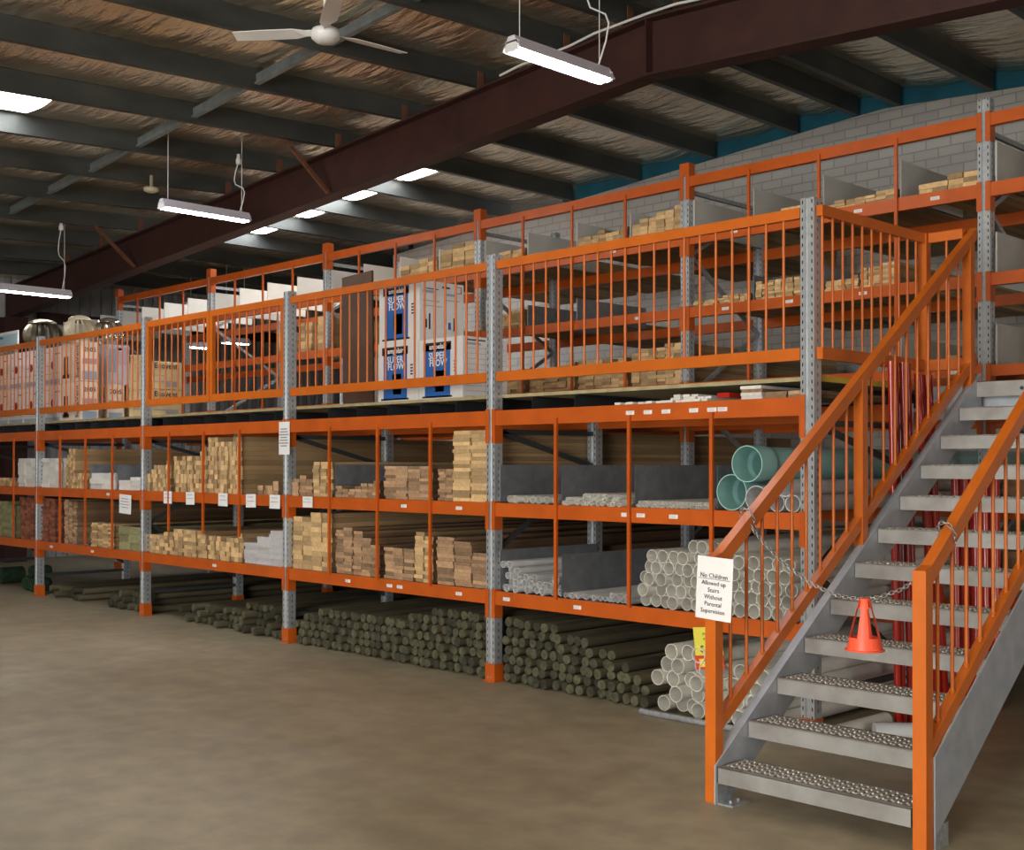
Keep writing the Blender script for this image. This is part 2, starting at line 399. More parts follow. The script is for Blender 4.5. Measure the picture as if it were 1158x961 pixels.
# foil insulation sagging between the purlins
mb = MB()
nx, ny = 290, 168
def inside_sky(x, y): return any(a < x < b and c < y < d for a, b, c, d in SKY)
gx = [-20.4 + 28.6 * i / nx for i in range(nx + 1)]; gy = [-8.1 + 25.2 * j / ny for j in range(ny + 1)]
vs = []
for i, x in enumerate(gx):
    k = max([p for p in PUR if p <= x], default=PUR[0]); n_ = min([p for p in PUR if p > x], default=PUR[-1] + 1)
    t = (x - k) / (n_ - k) if n_ > k else 0
    t = min(1, max(0, t))
    for y in gy:
        sag = 0.05 * math.sin(PI * t)
        vs.append((x, y, purlin_z(x, y) + 0.205 - sag + 0.012 * math.sin(y * 9.3 + math.sin(x * 3.1) * 2.0) * math.sin(PI * t)))
fs = []
for i in range(nx):
    for j in range(ny):
        if inside_sky((gx[i] + gx[i + 1]) / 2, (gy[j] + gy[j + 1]) / 2): continue
        a = i * (ny + 1) + j; fs.append((a, a + 1, a + ny + 2, a + ny + 1))
mb.add(vs, fs, 0, True); structure('ceiling', mb, foil_material())
mb = MB()
for a, b in zip(gx[::10], gx[10::10]):
    for c, d in zip(gy[::8], gy[8::8]):
        P = [(x, y, purlin_z(x, y) + .30) for x, y in ((a, c), (b, c), (b, d), (a, d))]
        mb.add(P, [(0, 1, 2, 3)])
structure('ceiling_sheeting', mb, CLAD)
for i, (a, b, c, d) in enumerate(SKY):
    mb = MB(); vs = []
    for dz in (0.21, 0.235):
        vs += [(x, y, purlin_z(x, y) + dz) for x, y in ((a - .05, c - .1), (b + .05, c - .1), (b + .05, d + .1), (a - .05, d + .1))]
    mb.add(vs, [(0, 1, 2, 3)[::-1], (4, 5, 6, 7), (0, 1, 5, 4), (1, 2, 6, 5), (2, 3, 7, 6), (3, 0, 4, 7)])
    o = build('skylight_panel', mb, emit('daylit_fibreglass', (0.96, 0.97, 1.0), SKYLIGHT_STRENGTH))
    tag(o, ['white translucent roof skylight at the upper left edge, apart from the others',
            'translucent roof skylight beyond the red rafter, nearest of the row',
            'translucent roof skylight beyond the red rafter, second nearest of the row',
            'translucent roof skylight beyond the red rafter, third nearest of the row',
            'translucent roof skylight beyond the red rafter, furthest of the row'][i], 'skylight', 'skylights' if i else None)

ORD = ['first', 'second', 'third', 'fourth', 'fifth', 'sixth', 'seventh', 'eighth', 'ninth', 'tenth', 'eleventh', 'twelfth', 'thirteenth']
def purlin(i, x):
    mb = MB()
    y1 = 11.86 if x > -14.8 else 16.9
    for (ya, yb) in ((-8.0, 8.0), (8.0, y1)):
        prof = [(0, 0), (0.07, 0), (0.07, 0.022), (0.063, 0.022), (0.063, 0.007), (0.008, 0.007), (0.008, 0.193), (0.063, 0.193), (0.063, 0.178), (0.07, 0.178), (0.07, 0.2), (0, 0.2)]
        n = len(prof); vs = []
        for y in (ya, yb):
            z = purlin_z(x, y)
            vs += [(x - px, y, z + pz) for px, pz in prof]
        mb.add(vs, [(j, (j + 1) % n, n + (j + 1) % n, n + j) for j in range(n)])
        mb.add(vs[:n], [tuple(range(n))]); mb.add(vs[n:], [tuple(range(n))[::-1]])
    o = build('roof_purlin', mb, PURLIN)
    left = [p for p in PUR if p < RX]; right = [p for p in PUR if p > RX]
    if x < RX: lab = 'dark steel roof purlin, %s to the left of the roof ridge' % ORD[len(left) - 1 - left.index(x)]
    else: lab = 'dark steel roof purlin, %s to the right of the roof ridge' % ORD[right.index(x)]
    tag(o, lab, 'roof beam', 'roof purlins')
for i, x in enumerate(PUR): purlin(i, x)

def rafter(y, label):
    root = empty('roof_rafter', (RX, y, 4.9), label, 'roof beam', 'red steel rafters')
    def rb(x): return 4.89 - 0.065 * abs(x - RX) - 0.047 * max(0, 8 - y)
    for part, (w0, w1, h0, h1) in (('bottom_flange', (-.1, .1, 0, .022)), ('web', (-.006, .006, .022, .478)), ('top_flange', (-.1, .1, .478, .5))):
        mb = MB()
        for xa, xb in ((-20.2, RX), (RX, 7.9)):
            vs = [(x, y + wy, rb(x) + hz) for x in (xa, xb) for wy, hz in ((w0, h0), (w1, h0), (w1, h1), (w0, h1))]
            mb.add(vs, [(0, 1, 2, 3), (7, 6, 5, 4), (0, 4, 5, 1), (1, 5, 6, 2), (2, 6, 7, 3), (3, 7, 4, 0)])
        build(part, mb, RED_OXIDE, root)
    mb = MB()
    mb.box(RX - .006, RX + .006, y - .095, y + .095, rb(RX) + .02, rb(RX) + .48); build('ridge_plate', mb, RED_OXIDE, root)
    for x in PUR:
        if -19 < x < 0:
            mb = MB(); mb.box(x + .002, x + .010, y - .04, y + .04, rb(x) + .5, rb(x) + .69)
            build('purlin_cleat', mb, RUST, root)
    return root
rafter(8.0, 'deep red oxide steel rafter crossing above the upper rack')
mb = MB(); mb.box(-20.0, -19.75, 7.9, 8.1, 0, 4.02); mb.box(-20.02, -19.99, 7.82, 8.18, 0, 4.02); mb.box(-19.76, -19.73, 7.82, 8.18, 0, 4.02)
tag(build('steel_column', mb, RED_OXIDE), 'dark red steel column against the left wall', 'column')
for (p, q, lab) in (((-11.0, 7.35, purlin_z(-11, 7.35)), (-11.0, 7.93, 4.62), 'rusty diagonal fly brace on the rafter, nearer the middle'),
                    ((-15.55, 7.35, purlin_z(-15.5, 7.35)), (-15.55, 7.93, 4.33), 'rusty diagonal fly brace on the rafter, at the far left end')):
    mb = MB(); mb.bar(p, q, .04, .04); tag(build('fly_brace', mb, RUST), lab, 'brace')
# bridging line between the purlins
mb = MB()
for a, b in zip(PUR, PUR[1:]):
    if b > 2: break
    za, zb = purlin_z(a, 6.2), purlin_z(b, 6.2)
    mb.bar((a + .01, 6.2, za + .05), (b - .08, 6.2, zb + .05), .055, .02); mb.bar((a + .01, 6.2, za + .10), (b - .08, 6.2, zb + .10), .02, .08)
tag(build('purlin_bridging', mb, mat('bridging_steel', (0.22, 0.25, 0.26), .45, .5, var=.2)), 'line of grey steel bridging crossing between the roof purlins', 'brace')
mb = MB()
pts = [(x, 7.88, 4.89 - .065 * abs(x - RX) + .52 + .01 * math.sin(x * 7)) for x in [-8.2 + .3 * i for i in range(22)]]
mb.tube(pts, .012, 6); tag(build('white_conduit', mb, WHITE), 'white electrical conduit running along the top of the red rafter', 'conduit')

# ------------------------------------------------------------------ ceiling fittings
def fluoro(c, lab, cable=True, L=1.07):
    x, y, z = c
    root = empty('fluorescent_light', (x, y, z), lab, 'ceiling light', 'hanging fluorescent lights')
    mb = MB()
    prof = [(-.05, 0.05), (-.03, .085), (.03, .085), (.05, .05), (.085, -.005), (.08, -.012), (.045, .04), (-.045, .04), (-.08, -.012), (-.085, -.005)]
    mb.prism([(x + a, z + b) for a, b in prof], 'Y', y - L / 2, y + L / 2); build('reflector', mb, LAMPBODY, root)
    for s in (-.036, .036):
        mb = MB(); mb.tube([(x + s, y - L / 2 + .02, z), (x + s, y + L / 2 - .02, z)], .024, 10)
        build('tube', mb, emit('fluorescent_glow', (1.0, 0.97, 0.95), TUBE_STRENGTH), root)
    for s in (-1, 1):
        mb = MB(); mb.box(x - .06, x + .06, y + s * (L / 2 - .012) - .012, y + s * (L / 2 - .012) + .012, z - .018, z + .05); build('end_cap', mb, WHITE, root)
        mb = MB(); yy = y + s * (L / 2 - .08); mb.tube([(x, yy, z + .08), (x, yy, purlin_z(x, yy) + .18)], .004, 5); build('hanging_wire', mb, WHITE, root)
    if cable:
        zp = purlin_z(x, y) - .02
        mb = MB()
        pts = [(x + .03, y + L / 2 - .12, z + .085)]
        for t in range(1, 9):
            u = t / 8; pts.append((x + .03 + .10 * math.sin(u * PI * 2), y + L / 2 - .12 - .02 * t / 8, z + .085 + (zp - z - .1) * (u + .10 * math.sin(u * PI * 2))))
        mb.tube(pts, .007, 6); build('power_cable', mb, WHITE, root)
        mb = MB(); xx, yy, zz = pts[-1]; mb.lathe([(0, 0), (.03, .0), (.032, .05), (.02, .07), (.02, .11), (0, .11)], 12, (xx, yy, zz - .03)); build('plug', mb, WHITE, root)
fluoro((-5.80, 6.17, 4.42), 'bright hanging fluorescent light at the top middle', L=.98)
fluoro((-11.80, 6.85, 4.36), 'hanging fluorescent light left of centre, in front of the rafter')
fluoro((-15.6, 6.47, 3.84), 'hanging fluorescent light at the left edge, furthest away', L=1.12)
fluoro((-18.0, 10.35, 3.56), 'glowing short fluorescent light seen low behind the rear rack, left one', False, .5)
fluoro((-17.55, 10.75, 3.63), 'glowing short fluorescent light seen low behind the rear rack, right one', False, .5)
for c in ((-5.8, -1.5, 4.3), (-0.6, 1.6, 4.3), (-12.0, -0.5, 4.2)):  # unseen lamps continuing the rows, added to even out the brightness
    fluoro(c, 'unseen fluorescent light added over the open floor behind the viewpoint')

def fan(c):
    x, y, z = c
    root = empty('ceiling_fan', c, 'white three-blade ceiling fan hanging from the purlins', 'ceiling fan')
    mb = MB(); mb.lathe([(0, -.06), (.06, -.055), (.09, -.03), (.095, 0), (.085, .025), (.04, .04), (.03, .06), (0, .06)], 28, c); build('motor_housing', mb, WHITE, root)
    mb = MB(); mb.tube([(x, y, z + .05), (x, y, purlin_z(x, y) + .15)], .014, 8); build('down_rod', mb, WHITE, root)
    for a in FAN_ANGLES:
        d = Vector((math.cos(a), math.sin(a), 0)); s = Vector((-math.sin(a), math.cos(a), 0)); mb = MB(); vs = []
        for t, w in ((.08, .02), (.13, .022), (.2, .055), (.4, .056), (.60, .048)):
            for (sw, dz) in ((-w, -.010), (w, .012), (w, .016), (-w, -.006)):
                vs.append(Vector(c) + d * t + s * sw + Vector((0, 0, dz + .005)))
        fs = [(0, 1, 2, 3), (19, 18, 17, 16)]
        for k in range(4):
            for j in range(4): fs.append((4 * k + j, 4 * k + 4 + j, 4 * k + 4 + (j + 1) % 4, 4 * k + (j + 1) % 4))
        mb.add(vs, fs); build('blade', mb, WHITE, root)
FC = Vector((-6.30, 4.51, 4.35))
FAN_ANGLES = [math.atan2(5.045 - 4.506, -6.254 + 6.301), math.atan2(4.154 - 4.506, -6.738 + 6.301), math.atan2(4.048 - 4.506, -5.519 + 6.301)]
fan(FC)
mb = MB(); mb.lathe([(0, 0), (.05, .003), (.085, .02), (.09, .05), (.06, .055), (.02, .06), (.02, .2), (0, .2)], 20, (-12.9, 6.78, 4.76))
tag(build('smoke_detector', mb, mat('cream_plastic', (.55, .5, .36), .5)), 'small round cream detector under the left purlins', 'detector')

# ------------------------------------------------------------------ racks
def post_mesh(h):
    mb = MB()
    prof = [(0, 0), (.027, 0), (.033, .014), (.057, .014), (.063, 0), (.09, 0), (.09, .078), (.062, .078), (.062, .072), (.084, .072), (.084, .006), (.066, .006), (.06, .02), (.03, .02), (.024, .006), (.006, .006), (.006, .072), (.028, .072), (.028, .078), (0, .078)]
    mb.prism(prof, 'Z', 0, h); return mb.mesh('upright', POST)
def foot_mesh():
    mb = MB(); mb.box(-.006, .096, -.006, .084, 0, .13); mb.box(-.02, .11, -.02, .1, 0, .008)
    mb.tube([(.03, -.008, .03), (.03, -.012, .03)], .008, 8, 1); mb.tube([(.06, -.008, .03), (.06, -.012, .03)], .008, 8, 1)
    return mb.mesh('post_foot', [ORANGE, GALV])
def beam_mesh(L, h=.10, d=.05):
    mb = MB()
    mb.prism([(0, 0), (0, h), (.03, h), (.03, h - .018), (d, h - .018), (d, 0)], 'X', 0, L); return mb.mesh('shelf_beam', ORANGE)
def connector_mesh(h, side, drop):
    mb = MB()      # hooks onto the upright beside the beam; local origin at the beam end, beam top
    if side < 0:   # to the left of the beam: covers the right half of the upright
        mb.box(-.031, .0, -.007, -.001, -drop, .012); mb.box(-.001, .006, -.007, .075, -drop, .012)
    else:
        mb.box(.0, .031, -.007, -.001, -drop, .012); mb.box(-.006, .001, -.007, .075, -drop, .012)
    return mb.mesh('beam_connector', ORANGE)
FOOT = foot_mesh()
CONN = {(s, dr): connector_mesh(.2, s, dr) for s in (-1, 1) for dr in (.20, .24, .14)}
STICK = None
def sticker_mesh():
    mb = MB(); mb.box(-.035, .035, -.0015, 0, -.013, .013, 0); 
    for i in range(3): mb.box(-.028, .02, -.002, -.0014, -.008 + i * .007, -.006 + i * .007, 1)
    return mb.mesh('price_label', [PAPER, GREYP])
STICK = sticker_mesh()
def rack(root, xs, y0, y1, zpost, levels, stickers=(), rod_y=None, frames_back=None):
    """uprights, beams, connectors and frame bracing; every level is (z top, height, where)"""
    bm = {}
    for i, x in enumerate(xs):
        for y, zt in ((y0, zpost[0]), (y1 - .078, zpost[1])):
            key = round(zt, 3)
            if key not in bm: bm[key] = post_mesh(zt)
            p = place('upright_post', bm[key], (x, y, 0), root)
            place('post_foot', FOOT, (x, y, 0), p)
        # frame bracing between the front and the rear upright
        mb = MB(); xc = x + .045; z = .35; k = 0; top = zpost[1] - .15
        while z < top:
            z2 = min(z + .62, top)
            a, b = (y0 + .07, y1 - .07) if k % 2 else (y1 - .07, y0 + .07)
            mb.bar((xc, a, z), (xc, b, z2), .03, .035); z = z2; k += 1
        mb.bar((xc, y0 + .07, .25), (xc, y1 - .07, .25), .03, .035); mb.bar((xc, y0 + .07, top), (xc, y1 - .07, top), .03, .035)
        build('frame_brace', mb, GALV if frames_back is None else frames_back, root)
    bl = {}
    for (z, h, rows) in levels:
        if h not in bl: bl[h] = beam_mesh(W - .09, h)
        for i in range(len(xs) - 1):
            xl, xr = min(xs[i], xs[i + 1]), max(xs[i], xs[i + 1])
            for row in rows:
                y = y0 if row == 'f' else y1 - .05
                b = place('shelf_beam', bl[h], (xl + .09, y, z - h), root)
                if row == 'f':
                    dr = .24 if h > .1 else (.14 if h < .09 else .20)
                    place('beam_connector', CONN[(-1, dr)], (xl + .09, y, z), b)
                    place('beam_connector', CONN[(1, dr)], (xr, y, z), b)
                    for (sx, sz) in stickers:
                        if xl < sx < xr and abs(sz - (z - h / 2)) < .06: place('price_label', STICK, (sx, y - .001, z - h / 2), b)
    return root
front = empty('pallet_rack', (PX[0], D1, 0), 'long orange and galvanised front rack carrying the mezzanine deck', 'rack')
ST1 = [(-7.48, 1.27), (-6.82, 1.27), (-8.22, .62), (-7.66, .62), (-7.53, .62), (-6.82, .62), (-6.30, .62), (-5.6, .62), (-5.17, 1.27), (-5.04, 1.27), (-4.77, 1.27), (-5.13, 1.95), (-4.98, 1.95), (-4.83, 1.95), (-4.61, 1.95), (-4.47, 1.95), (-4.39, 1.95), (-10.37, .62), (-12.62, 1.27), (-14.08, .62), (-13.0, .62)]
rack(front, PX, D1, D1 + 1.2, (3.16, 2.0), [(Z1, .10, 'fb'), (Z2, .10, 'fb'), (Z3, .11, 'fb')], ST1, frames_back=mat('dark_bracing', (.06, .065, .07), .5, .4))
rear = empty('pallet_rack', (BX[-1], D2, 0), 'tall orange and galvanised rear rack against the brick wall', 'rack')
ST2 = [(-6.04, 2.93), (-5.41, 2.93), (-4.75, 2.93), (-4.16, 3.58), (-4.79, 3.58), (-4.03, 2.27), (-5.95, 3.58), (-7.3, 3.58), (-7.0, 2.93)]
rack(rear, BX, D2, D2 + 1.2, (4.24, 4.16), [(Z1, .10, 'fb'), (Z2, .10, 'fb'), (Z3, .10, 'fb'), (2.32, .08, 'fb'), (2.98, .09, 'fb'), (3.63, .10, 'fb'), (4.13, .09, 'f')], ST2)
for i, x in enumerate(BX):
    if i > 1:
        mb = MB(); mb.box(x - .006, x + .096, D2 - .008, D2 + .082, 4.14, 4.25); build('post_cap', mb, ORANGE, rear)
# divider rods and divider sheets
def rods(root, xs, y, z0, z1, offs=(.72, 1.385, 2.05)):
    m = MB(); m.box(-.012, .012, -.02, -.001, 0, z1 - z0); me = m.mesh('divider_rod', ORANGE)
    for x in xs:
        for o in offs: place('divider_rod', me, (x + o, y, z0), root)
rods(front, [PX[1], PX[3], PX[4]], D1, .66, 1.93); rods(front, [PX[0]], D1, .66, 1.93)
rods(front, [PX[2]], D1, .92, 1.93, (.62, 1.30, 1.96))
for x in [min(a, b) for a, b in zip(BX, BX[1:])]: rods(rear, [x], D2, 3.53, 4.08); rods(rear, [x], D2, 2.28, 3.60)
def plates(root, items, m, h, y0, y1, t=.004):
    for x, z in items:
        mb = MB(); mb.box(x - t / 2, x + t / 2, y0, y1, z + .002, z + h); mb.box(x - t / 2 - .012, x + t / 2, y0, y1, z + .002, z + .006)
        build('divider_sheet', mb, m, root)
offs = (.095, .72, 1.385, 2.05)
plates(front, [(PX[4] + o, Z2) for o in offs] + [(PX[3] + o, Z2) for o in offs[1:2]] + [(PX[1] + o, Z2) for o in offs[2:]], GALV_SHEET, .28, D1 + .05, D1 + 1.14)
plates(front, [(PX[4] + o, Z1) for o in offs[:2]], GALV_SHEET, .30, D1 + .05, D1 + 1.14)
for b in BX[1:]:
    o3 = offs[1:]
    xl = b - W
    plates(rear, [(xl + o, 3.63) for o in (.72, 1.385, 2.05)], PANEL if b > -9 else PANEL_LIT, .30, D2 + .06, D2 + 1.1, .012)  # left bays take the lit copy
    plates(rear, [(b - .01 - W + .11, 3.63)], PANEL, .30, D2 + .06, D2 + 1.1, .012)
plates(rear, [(BX[0] - W + o, 3.63) for o in (.11, .72, 1.385, 2.05)] + [(BX[0] - W + o, 2.98) for o in (.11, .72, 1.385)] + [(BX[0] - W + o, 2.32) for o in (.11, .72)], PANEL, .30, D2 + .06, D2 + 1.1, .012)
plates(rear, [(BX[2] + o, 2.98) for o in (.72, 1.385)] + [(BX[3] + o, 2.98) for o in (.72, 1.385)], GALV_SHEET, .22, D2 + .06, D2 + 1.1, .012)
plates(rear, [(BX[2] + 2.05, 2.32)], PANEL, .26, D2 + .06, D2 + 1.1, .012)

# ------------------------------------------------------------------ mezzanine deck
deck = empty('mezzanine_deck', (-12, 7.3, 2.0), 'timber mezzanine walkway deck laid between the two racks', 'deck')
mb = MB()
x = -19.8
while x < -3.8:
    x2 = min(x + 2.4, -3.76); mb.box(x, x2 - .004, D1 + .085, D2 - .006, ZD - .024, ZD); x = x2
mb.box(-3.76, -1.2, 7.64, D2 - .006, ZD - .024, ZD)
build('deck_boards', mb, PLY, deck)
jm = MB(); jm.prism([(0, 0), (.045, 0), (.045, .004), (.004, .004), (.004, .088), (.045, .088), (.045, .092), (0, .092)], 'Y', 0, 2.2); jm = jm.mesh('joist', DARK_STEEL)
x = -19.6
while x < -3.9:
    if all(abs(x - p - .04) > .08 for p in PX):
        if x > -5.4: place('joist', jm, (x, D1 + 1.02, Z3 + .002), deck).scale.y = .58
        else: place('joist', jm, (x, D1 + .12, Z3 + .002), deck)
    x += .42
mb = MB(); mb.box(-3.755, -1.2, 7.58, 7.635, 1.90, ZD); build('landing_beam', mb, STRINGER, deck)
for yy in (6.3, 6.8, 7.3, 7.8, 8.3):
    pass
mb = MB(); mb.box(-3.775, -3.76, D1 + .09, D2 - .02, ZD - .03, ZD + .004); build('edge_strip', mb, mat('yellow_edge', (.55, .40, .05), .6, var=.15), deck)

# ------------------------------------------------------------------ guard railings
def railing(xa, xb, y, lab, name='guard_railing', cat='railing', z0=2.215, z1=3.11, sp=.1255, stile=0.0, group=None, posts=()):
    root = empty(name, ((xa + xb) / 2, y, z0), lab, cat, group)
    mb = MB(); mb.box(xa, xb, y, y + .04, z1 - .062, z1, 0, .004); build('top_rail', mb, ORANGE_RAIL, root)
    mb = MB(); mb.box(xa, xb, y, y + .04, z0, z0 + .072, 0, .004); build('bottom_rail', mb, ORANGE_RAIL, root)
    n = int(round((xb - xa) / sp)); bal = MB(); bal.tube([(0, 0, z0 + .07), (0, 0, z1 - .06)], .0085, 8, caps=False); bal = bal.mesh('baluster', ORANGE_RAIL)
    bal.transform(Matrix.Translation((0, 0, -z0)))
    for i in range(1, n): place('baluster', bal, (xa + (xb - xa) * i / n, y + .02, z0), root)
    if stile:
        for s in (xa, xb - stile):
            mb = MB(); mb.box(s, s + stile, y + .001, y + .039, z0 + .072, z1 - .062); build('stile', mb, ORANGE_RAIL, root)
    for p in posts:
        mb = MB(); mb.box(p - .02, p + .02, y + .001, y + .039, z0 - .09, z1 - .062); build('middle_post', mb, ORANGE_RAIL, root)
    return root
Y_R = D1 + .005
railing(PX[4] + .097, PX[5] - .007, Y_R, 'orange guard railing panel nearest the staircase, on the deck front')
railing(PX[3] + .097, PX[4] - .007, Y_R, 'orange guard railing panel in front of the blue and white fan cartons')
railing(PX[2] + .097, PX[2] + 1.375, Y_R, 'orange swing gate leaf in front of the small tan carton', 'swing_gate', 'gate', stile=.05, group='double deck gate')
railing(PX[2] + 1.385, PX[3] - .007, Y_R, 'orange swing gate leaf nearer the fan cartons, right of the gate split', 'swing_gate', 'gate', stile=.05, group='double deck gate')
railing(PX[1] + .097, PX[2] - .007, Y_R, 'orange guard railing panel in front of the tall tan and white cartons', sp=.115)
railing(PX[0] + .097, PX[1] - .007, Y_R, 'orange guard railing panel at the left edge of the deck', sp=.115)
def railing_y(x, ya, yb, lab):
    root = empty('guard_railing', (x, (ya + yb) / 2, 2.215), lab, 'railing')
    mb = MB(); mb.prism([(x, 3.048), (x + .04, 3.048), (x + .04, 3.11), (x, 3.11)], 'Y', ya, yb); build('top_rail', mb, ORANGE_RAIL, root)
    mb = MB(); mb.prism([(x, 2.215), (x + .04, 2.215), (x + .04, 2.285), (x, 2.285)], 'Y', ya, yb); build('bottom_rail', mb, ORANGE_RAIL, root)
    mb = MB(); mb.box(x - .01, x + .05, yb, yb + .06, ZD, 3.11); build('corner_post', mb, ORANGE_RAIL, root)
    bal = MB(); bal.tube([(0, 0, 2.28), (0, 0, 3.05)], .0085, 8, caps=False); bal.v = [v - Vector((0, 0, 2.215)) for v in bal.v]; bal = bal.mesh('baluster', ORANGE_RAIL)
    n = int(round((yb - ya) / .119))
    for i in range(n): place('baluster', bal, (x + .02, ya + .03 + (yb - ya) * i / n, 2.215), root)
railing_y(PX[5] + .095, D1 + .02, 7.40, 'orange guard railing running back along the open side of the deck end')
railing(PX[5] + .15, -3.458, 7.415, 'short orange guard railing between deck corner and stair top', sp=.11)

# ------------------------------------------------------------------ staircase
G, RI, YS = .2526, .1778, 4.681
XL, XR = -3.385, -2.395
stair = empty('steel_staircase', (-2.9, YS, 0), 'steel staircase with orange handrails and galvanised treads', 'staircase')
def stringer(xo, xi, zoff=0.0, sl=RI / G, dz=.25):
    mb = MB()
    def ztop(y): return RI + (y - YS) * sl + .012 + zoff
    y0, y1 = (YS - .012 if xo < -3 else YS + .07), 7.52
    yf = YS + (dz - RI - .012 - zoff) / sl  # where the underside meets the floor
    yf = max(yf, y0 + (.10 if xo < -3 else .015))
    prof = [(y0, 0.0), (y0, ztop(y0)), (y1, ztop(y1)), (y1, ztop(y1) - dz), (yf, max(0.0, ztop(yf) - dz)), (yf, 0.0)]
    if ztop(yf) - dz <= 0.001: prof.pop(4)
    xa, xb = min(xo, xi), max(xo, xi)
    mb.prism(prof, 'X', xa, xb)
    # channel flanges pointing outwards
    s = -1 if xo < -3 else 1
    fx = xo + s * .0
    for (za, ya, zb_, yb_) in ((ztop(y0 + .08) - .006, y0 + .08, ztop(y1) - .006, y1), (max(.004, ztop(yf) - dz + .004), yf, ztop(y1) - dz + .004, y1)):
        if s > 0: continue
        p = Vector((xo + s * .02, ya, za)); q = Vector((xo + s * .02, yb_, zb_)); mb.bar(p, q, .04, .008)
    o = build('stringer', mb, STRINGER, stair)
    yp = YS if s < 0 else YS + .07
    mb = MB(); mb.box(min(xi, xi - s * .09), max(xi, xi - s * .09), yp, yp + .14, 0, .008); mb.box(xi - .002, xi + .002, yp, yp + .13, 0, .1)
    for yy in (yp + .04, yp + .10): mb.tube([(xi - s * .05, yy, .008), (xi - s * .05, yy, .02)], .009, 6)
    build('base_plate', mb, GALV, o)
stringer(XL - .008, XL)
stringer(XR + .058, XR + .05, .15, RI / G, .335)
def tread_mesh(w=XR + .05 - XL - .004):
    mb = MB(); x0 = .002
    mb.box(x0, x0 + w, 0, .004, -.078, 0, 0); mb.box(x0, x0 + w, .0, .222, -.004, 0, 1)
    mb.box(x0, x0 + w, .218, .222, -.03, 0, 0); mb.box(x0, x0 + w, .0, .03, -.004, .0015, 0); mb.box(x0, x0 + w, .200, .222, -.004, .0015, 0)
    n = 27
    for i in range(n):
        x = x0 + .03 + (w - .06) * i / (n - 1)
        mb.add([(x - .007, .035, .0005), (x + .007, .035, .0005), (x + .007, .196, .0005), (x - .007, .196, .0005), (x - .003, .04, .006), (x + .003, .04, .006), (x + .003, .19, .006), (x - .003, .19, .006)],
               [(0, 1, 5, 4), (1, 2, 6, 5), (2, 3, 7, 6), (3, 0, 4, 7), (4, 5, 6, 7)], 2)
        if i < n - 1:
            for k in range(4):
                yy = .05 + k * .042 + (i % 2) * .010; xx = x + (w - .06) / (n - 1) / 2
                mb.lathe([(.008, .0005), (.007, .005), (.004, .007), (0, .007)], 6, (xx, yy, 0), 2)
    for s in (x0, x0 + w - .003): mb.prism([(0, -.078), (.03, -.078), (.222, -.03), (.222, 0), (0, 0)], 'X', s, s + .003)
    return mb.mesh('tread', [GALV_TREAD, TREAD_TOP, TREAD_BAR])
TM = tread_mesh(); TM1 = tread_mesh(XR - .009 - XL - .004)
for k in range(1, 12): place('tread', TM if k > 1 else TM1, (XL, YS + (k - 1) * G, k * RI), stair)
mb = MB(); mb.box(XL, XR + .05, YS + 11 * G, YS + 11 * G + .115, 12 * RI - .004, 12 * RI); mb.box(XL, XR + .05, YS + 11 * G - .0, YS + 11 * G + .004, 12 * RI - .10, 12 * RI)
mb.tube([(-3.1, YS + 11 * G, 2.08), (-3.1, YS + 11 * G - .006, 2.08)], .012, 8, 1)
build('landing_plate', mb, [GALV_TREAD, DARK_STEEL], stair)
def handrail(xc, s, slope, ztop0, side_label, yend, midposts, ztail):
    """one side's balustrade: newel, sloping rail, lower rail and bars"""
    y0 = YS + .002 + .03
    mb = MB(); w = .06
    r = build('handrail', (lambda m: (m.prism([(y0 - .03, ztop0 - .02), (y0 + .035, ztop0 + .0), (yend, ztop0 + slope * (yend - y0)), (yend, ztop0 + slope * (yend - y0) - .075), (y0 + .03, ztop0 - .085)], 'X', xc - .025, xc + .025), m)[1])(mb), ORANGE_RAIL, stair)
    r['label'] = side_label
    mb = MB(); mb.prism([(xc - .03, y0 - .03), (xc + .03, y0 - .03), (xc + .03, y0 + .03), (xc - .03, y0 + .03)], 'Z', 0, ztop0 - .02); build('newel_post', mb, ORANGE_RAIL, r)
    zb = lambda y: ztail + slope * (y - y0)
    mb = MB(); mb.prism([(y0 + .03, zb(y0 + .03)), (yend, zb(yend)), (yend, zb(yend) - .072), (y0 + .03, zb(y0 + .03) - .072)], 'X', xc - .022, xc + .022); build('lower_rail', mb, ORANGE_RAIL, r)
    y = 4.845
    while y < yend - .05:
        if all(abs(y - m) > .05 for m in midposts):
            zt = ztop0 + slope * (y - y0) - .07
            mb = MB(); mb.tube([(xc, y, zb(y) - .01), (xc, y, zt)], .0088, 8, caps=False)
            mb.lathe([(.0155, 0), (.0095, .012)], 8, (xc, y, zb(y) + .004)); build('baluster', mb, ORANGE_RAIL, r)
        y += .1358
    for m in midposts:
        mb = MB(); mb.box(xc - .028, xc + .028, m - .028, m + .028, zb(m) - .22, ztop0 + slope * (m - y0) - .06); build('middle_post', mb, ORANGE_RAIL, r)
handrail(-3.425, -1, .694, 1.185, 'left handrail with newel and bars', 7.50, (6.085, 7.43), .385)
handrail(-2.372, 1, .735, 1.185, 'right handrail with newel and bars', 7.50, (6.085, 7.43), .425)

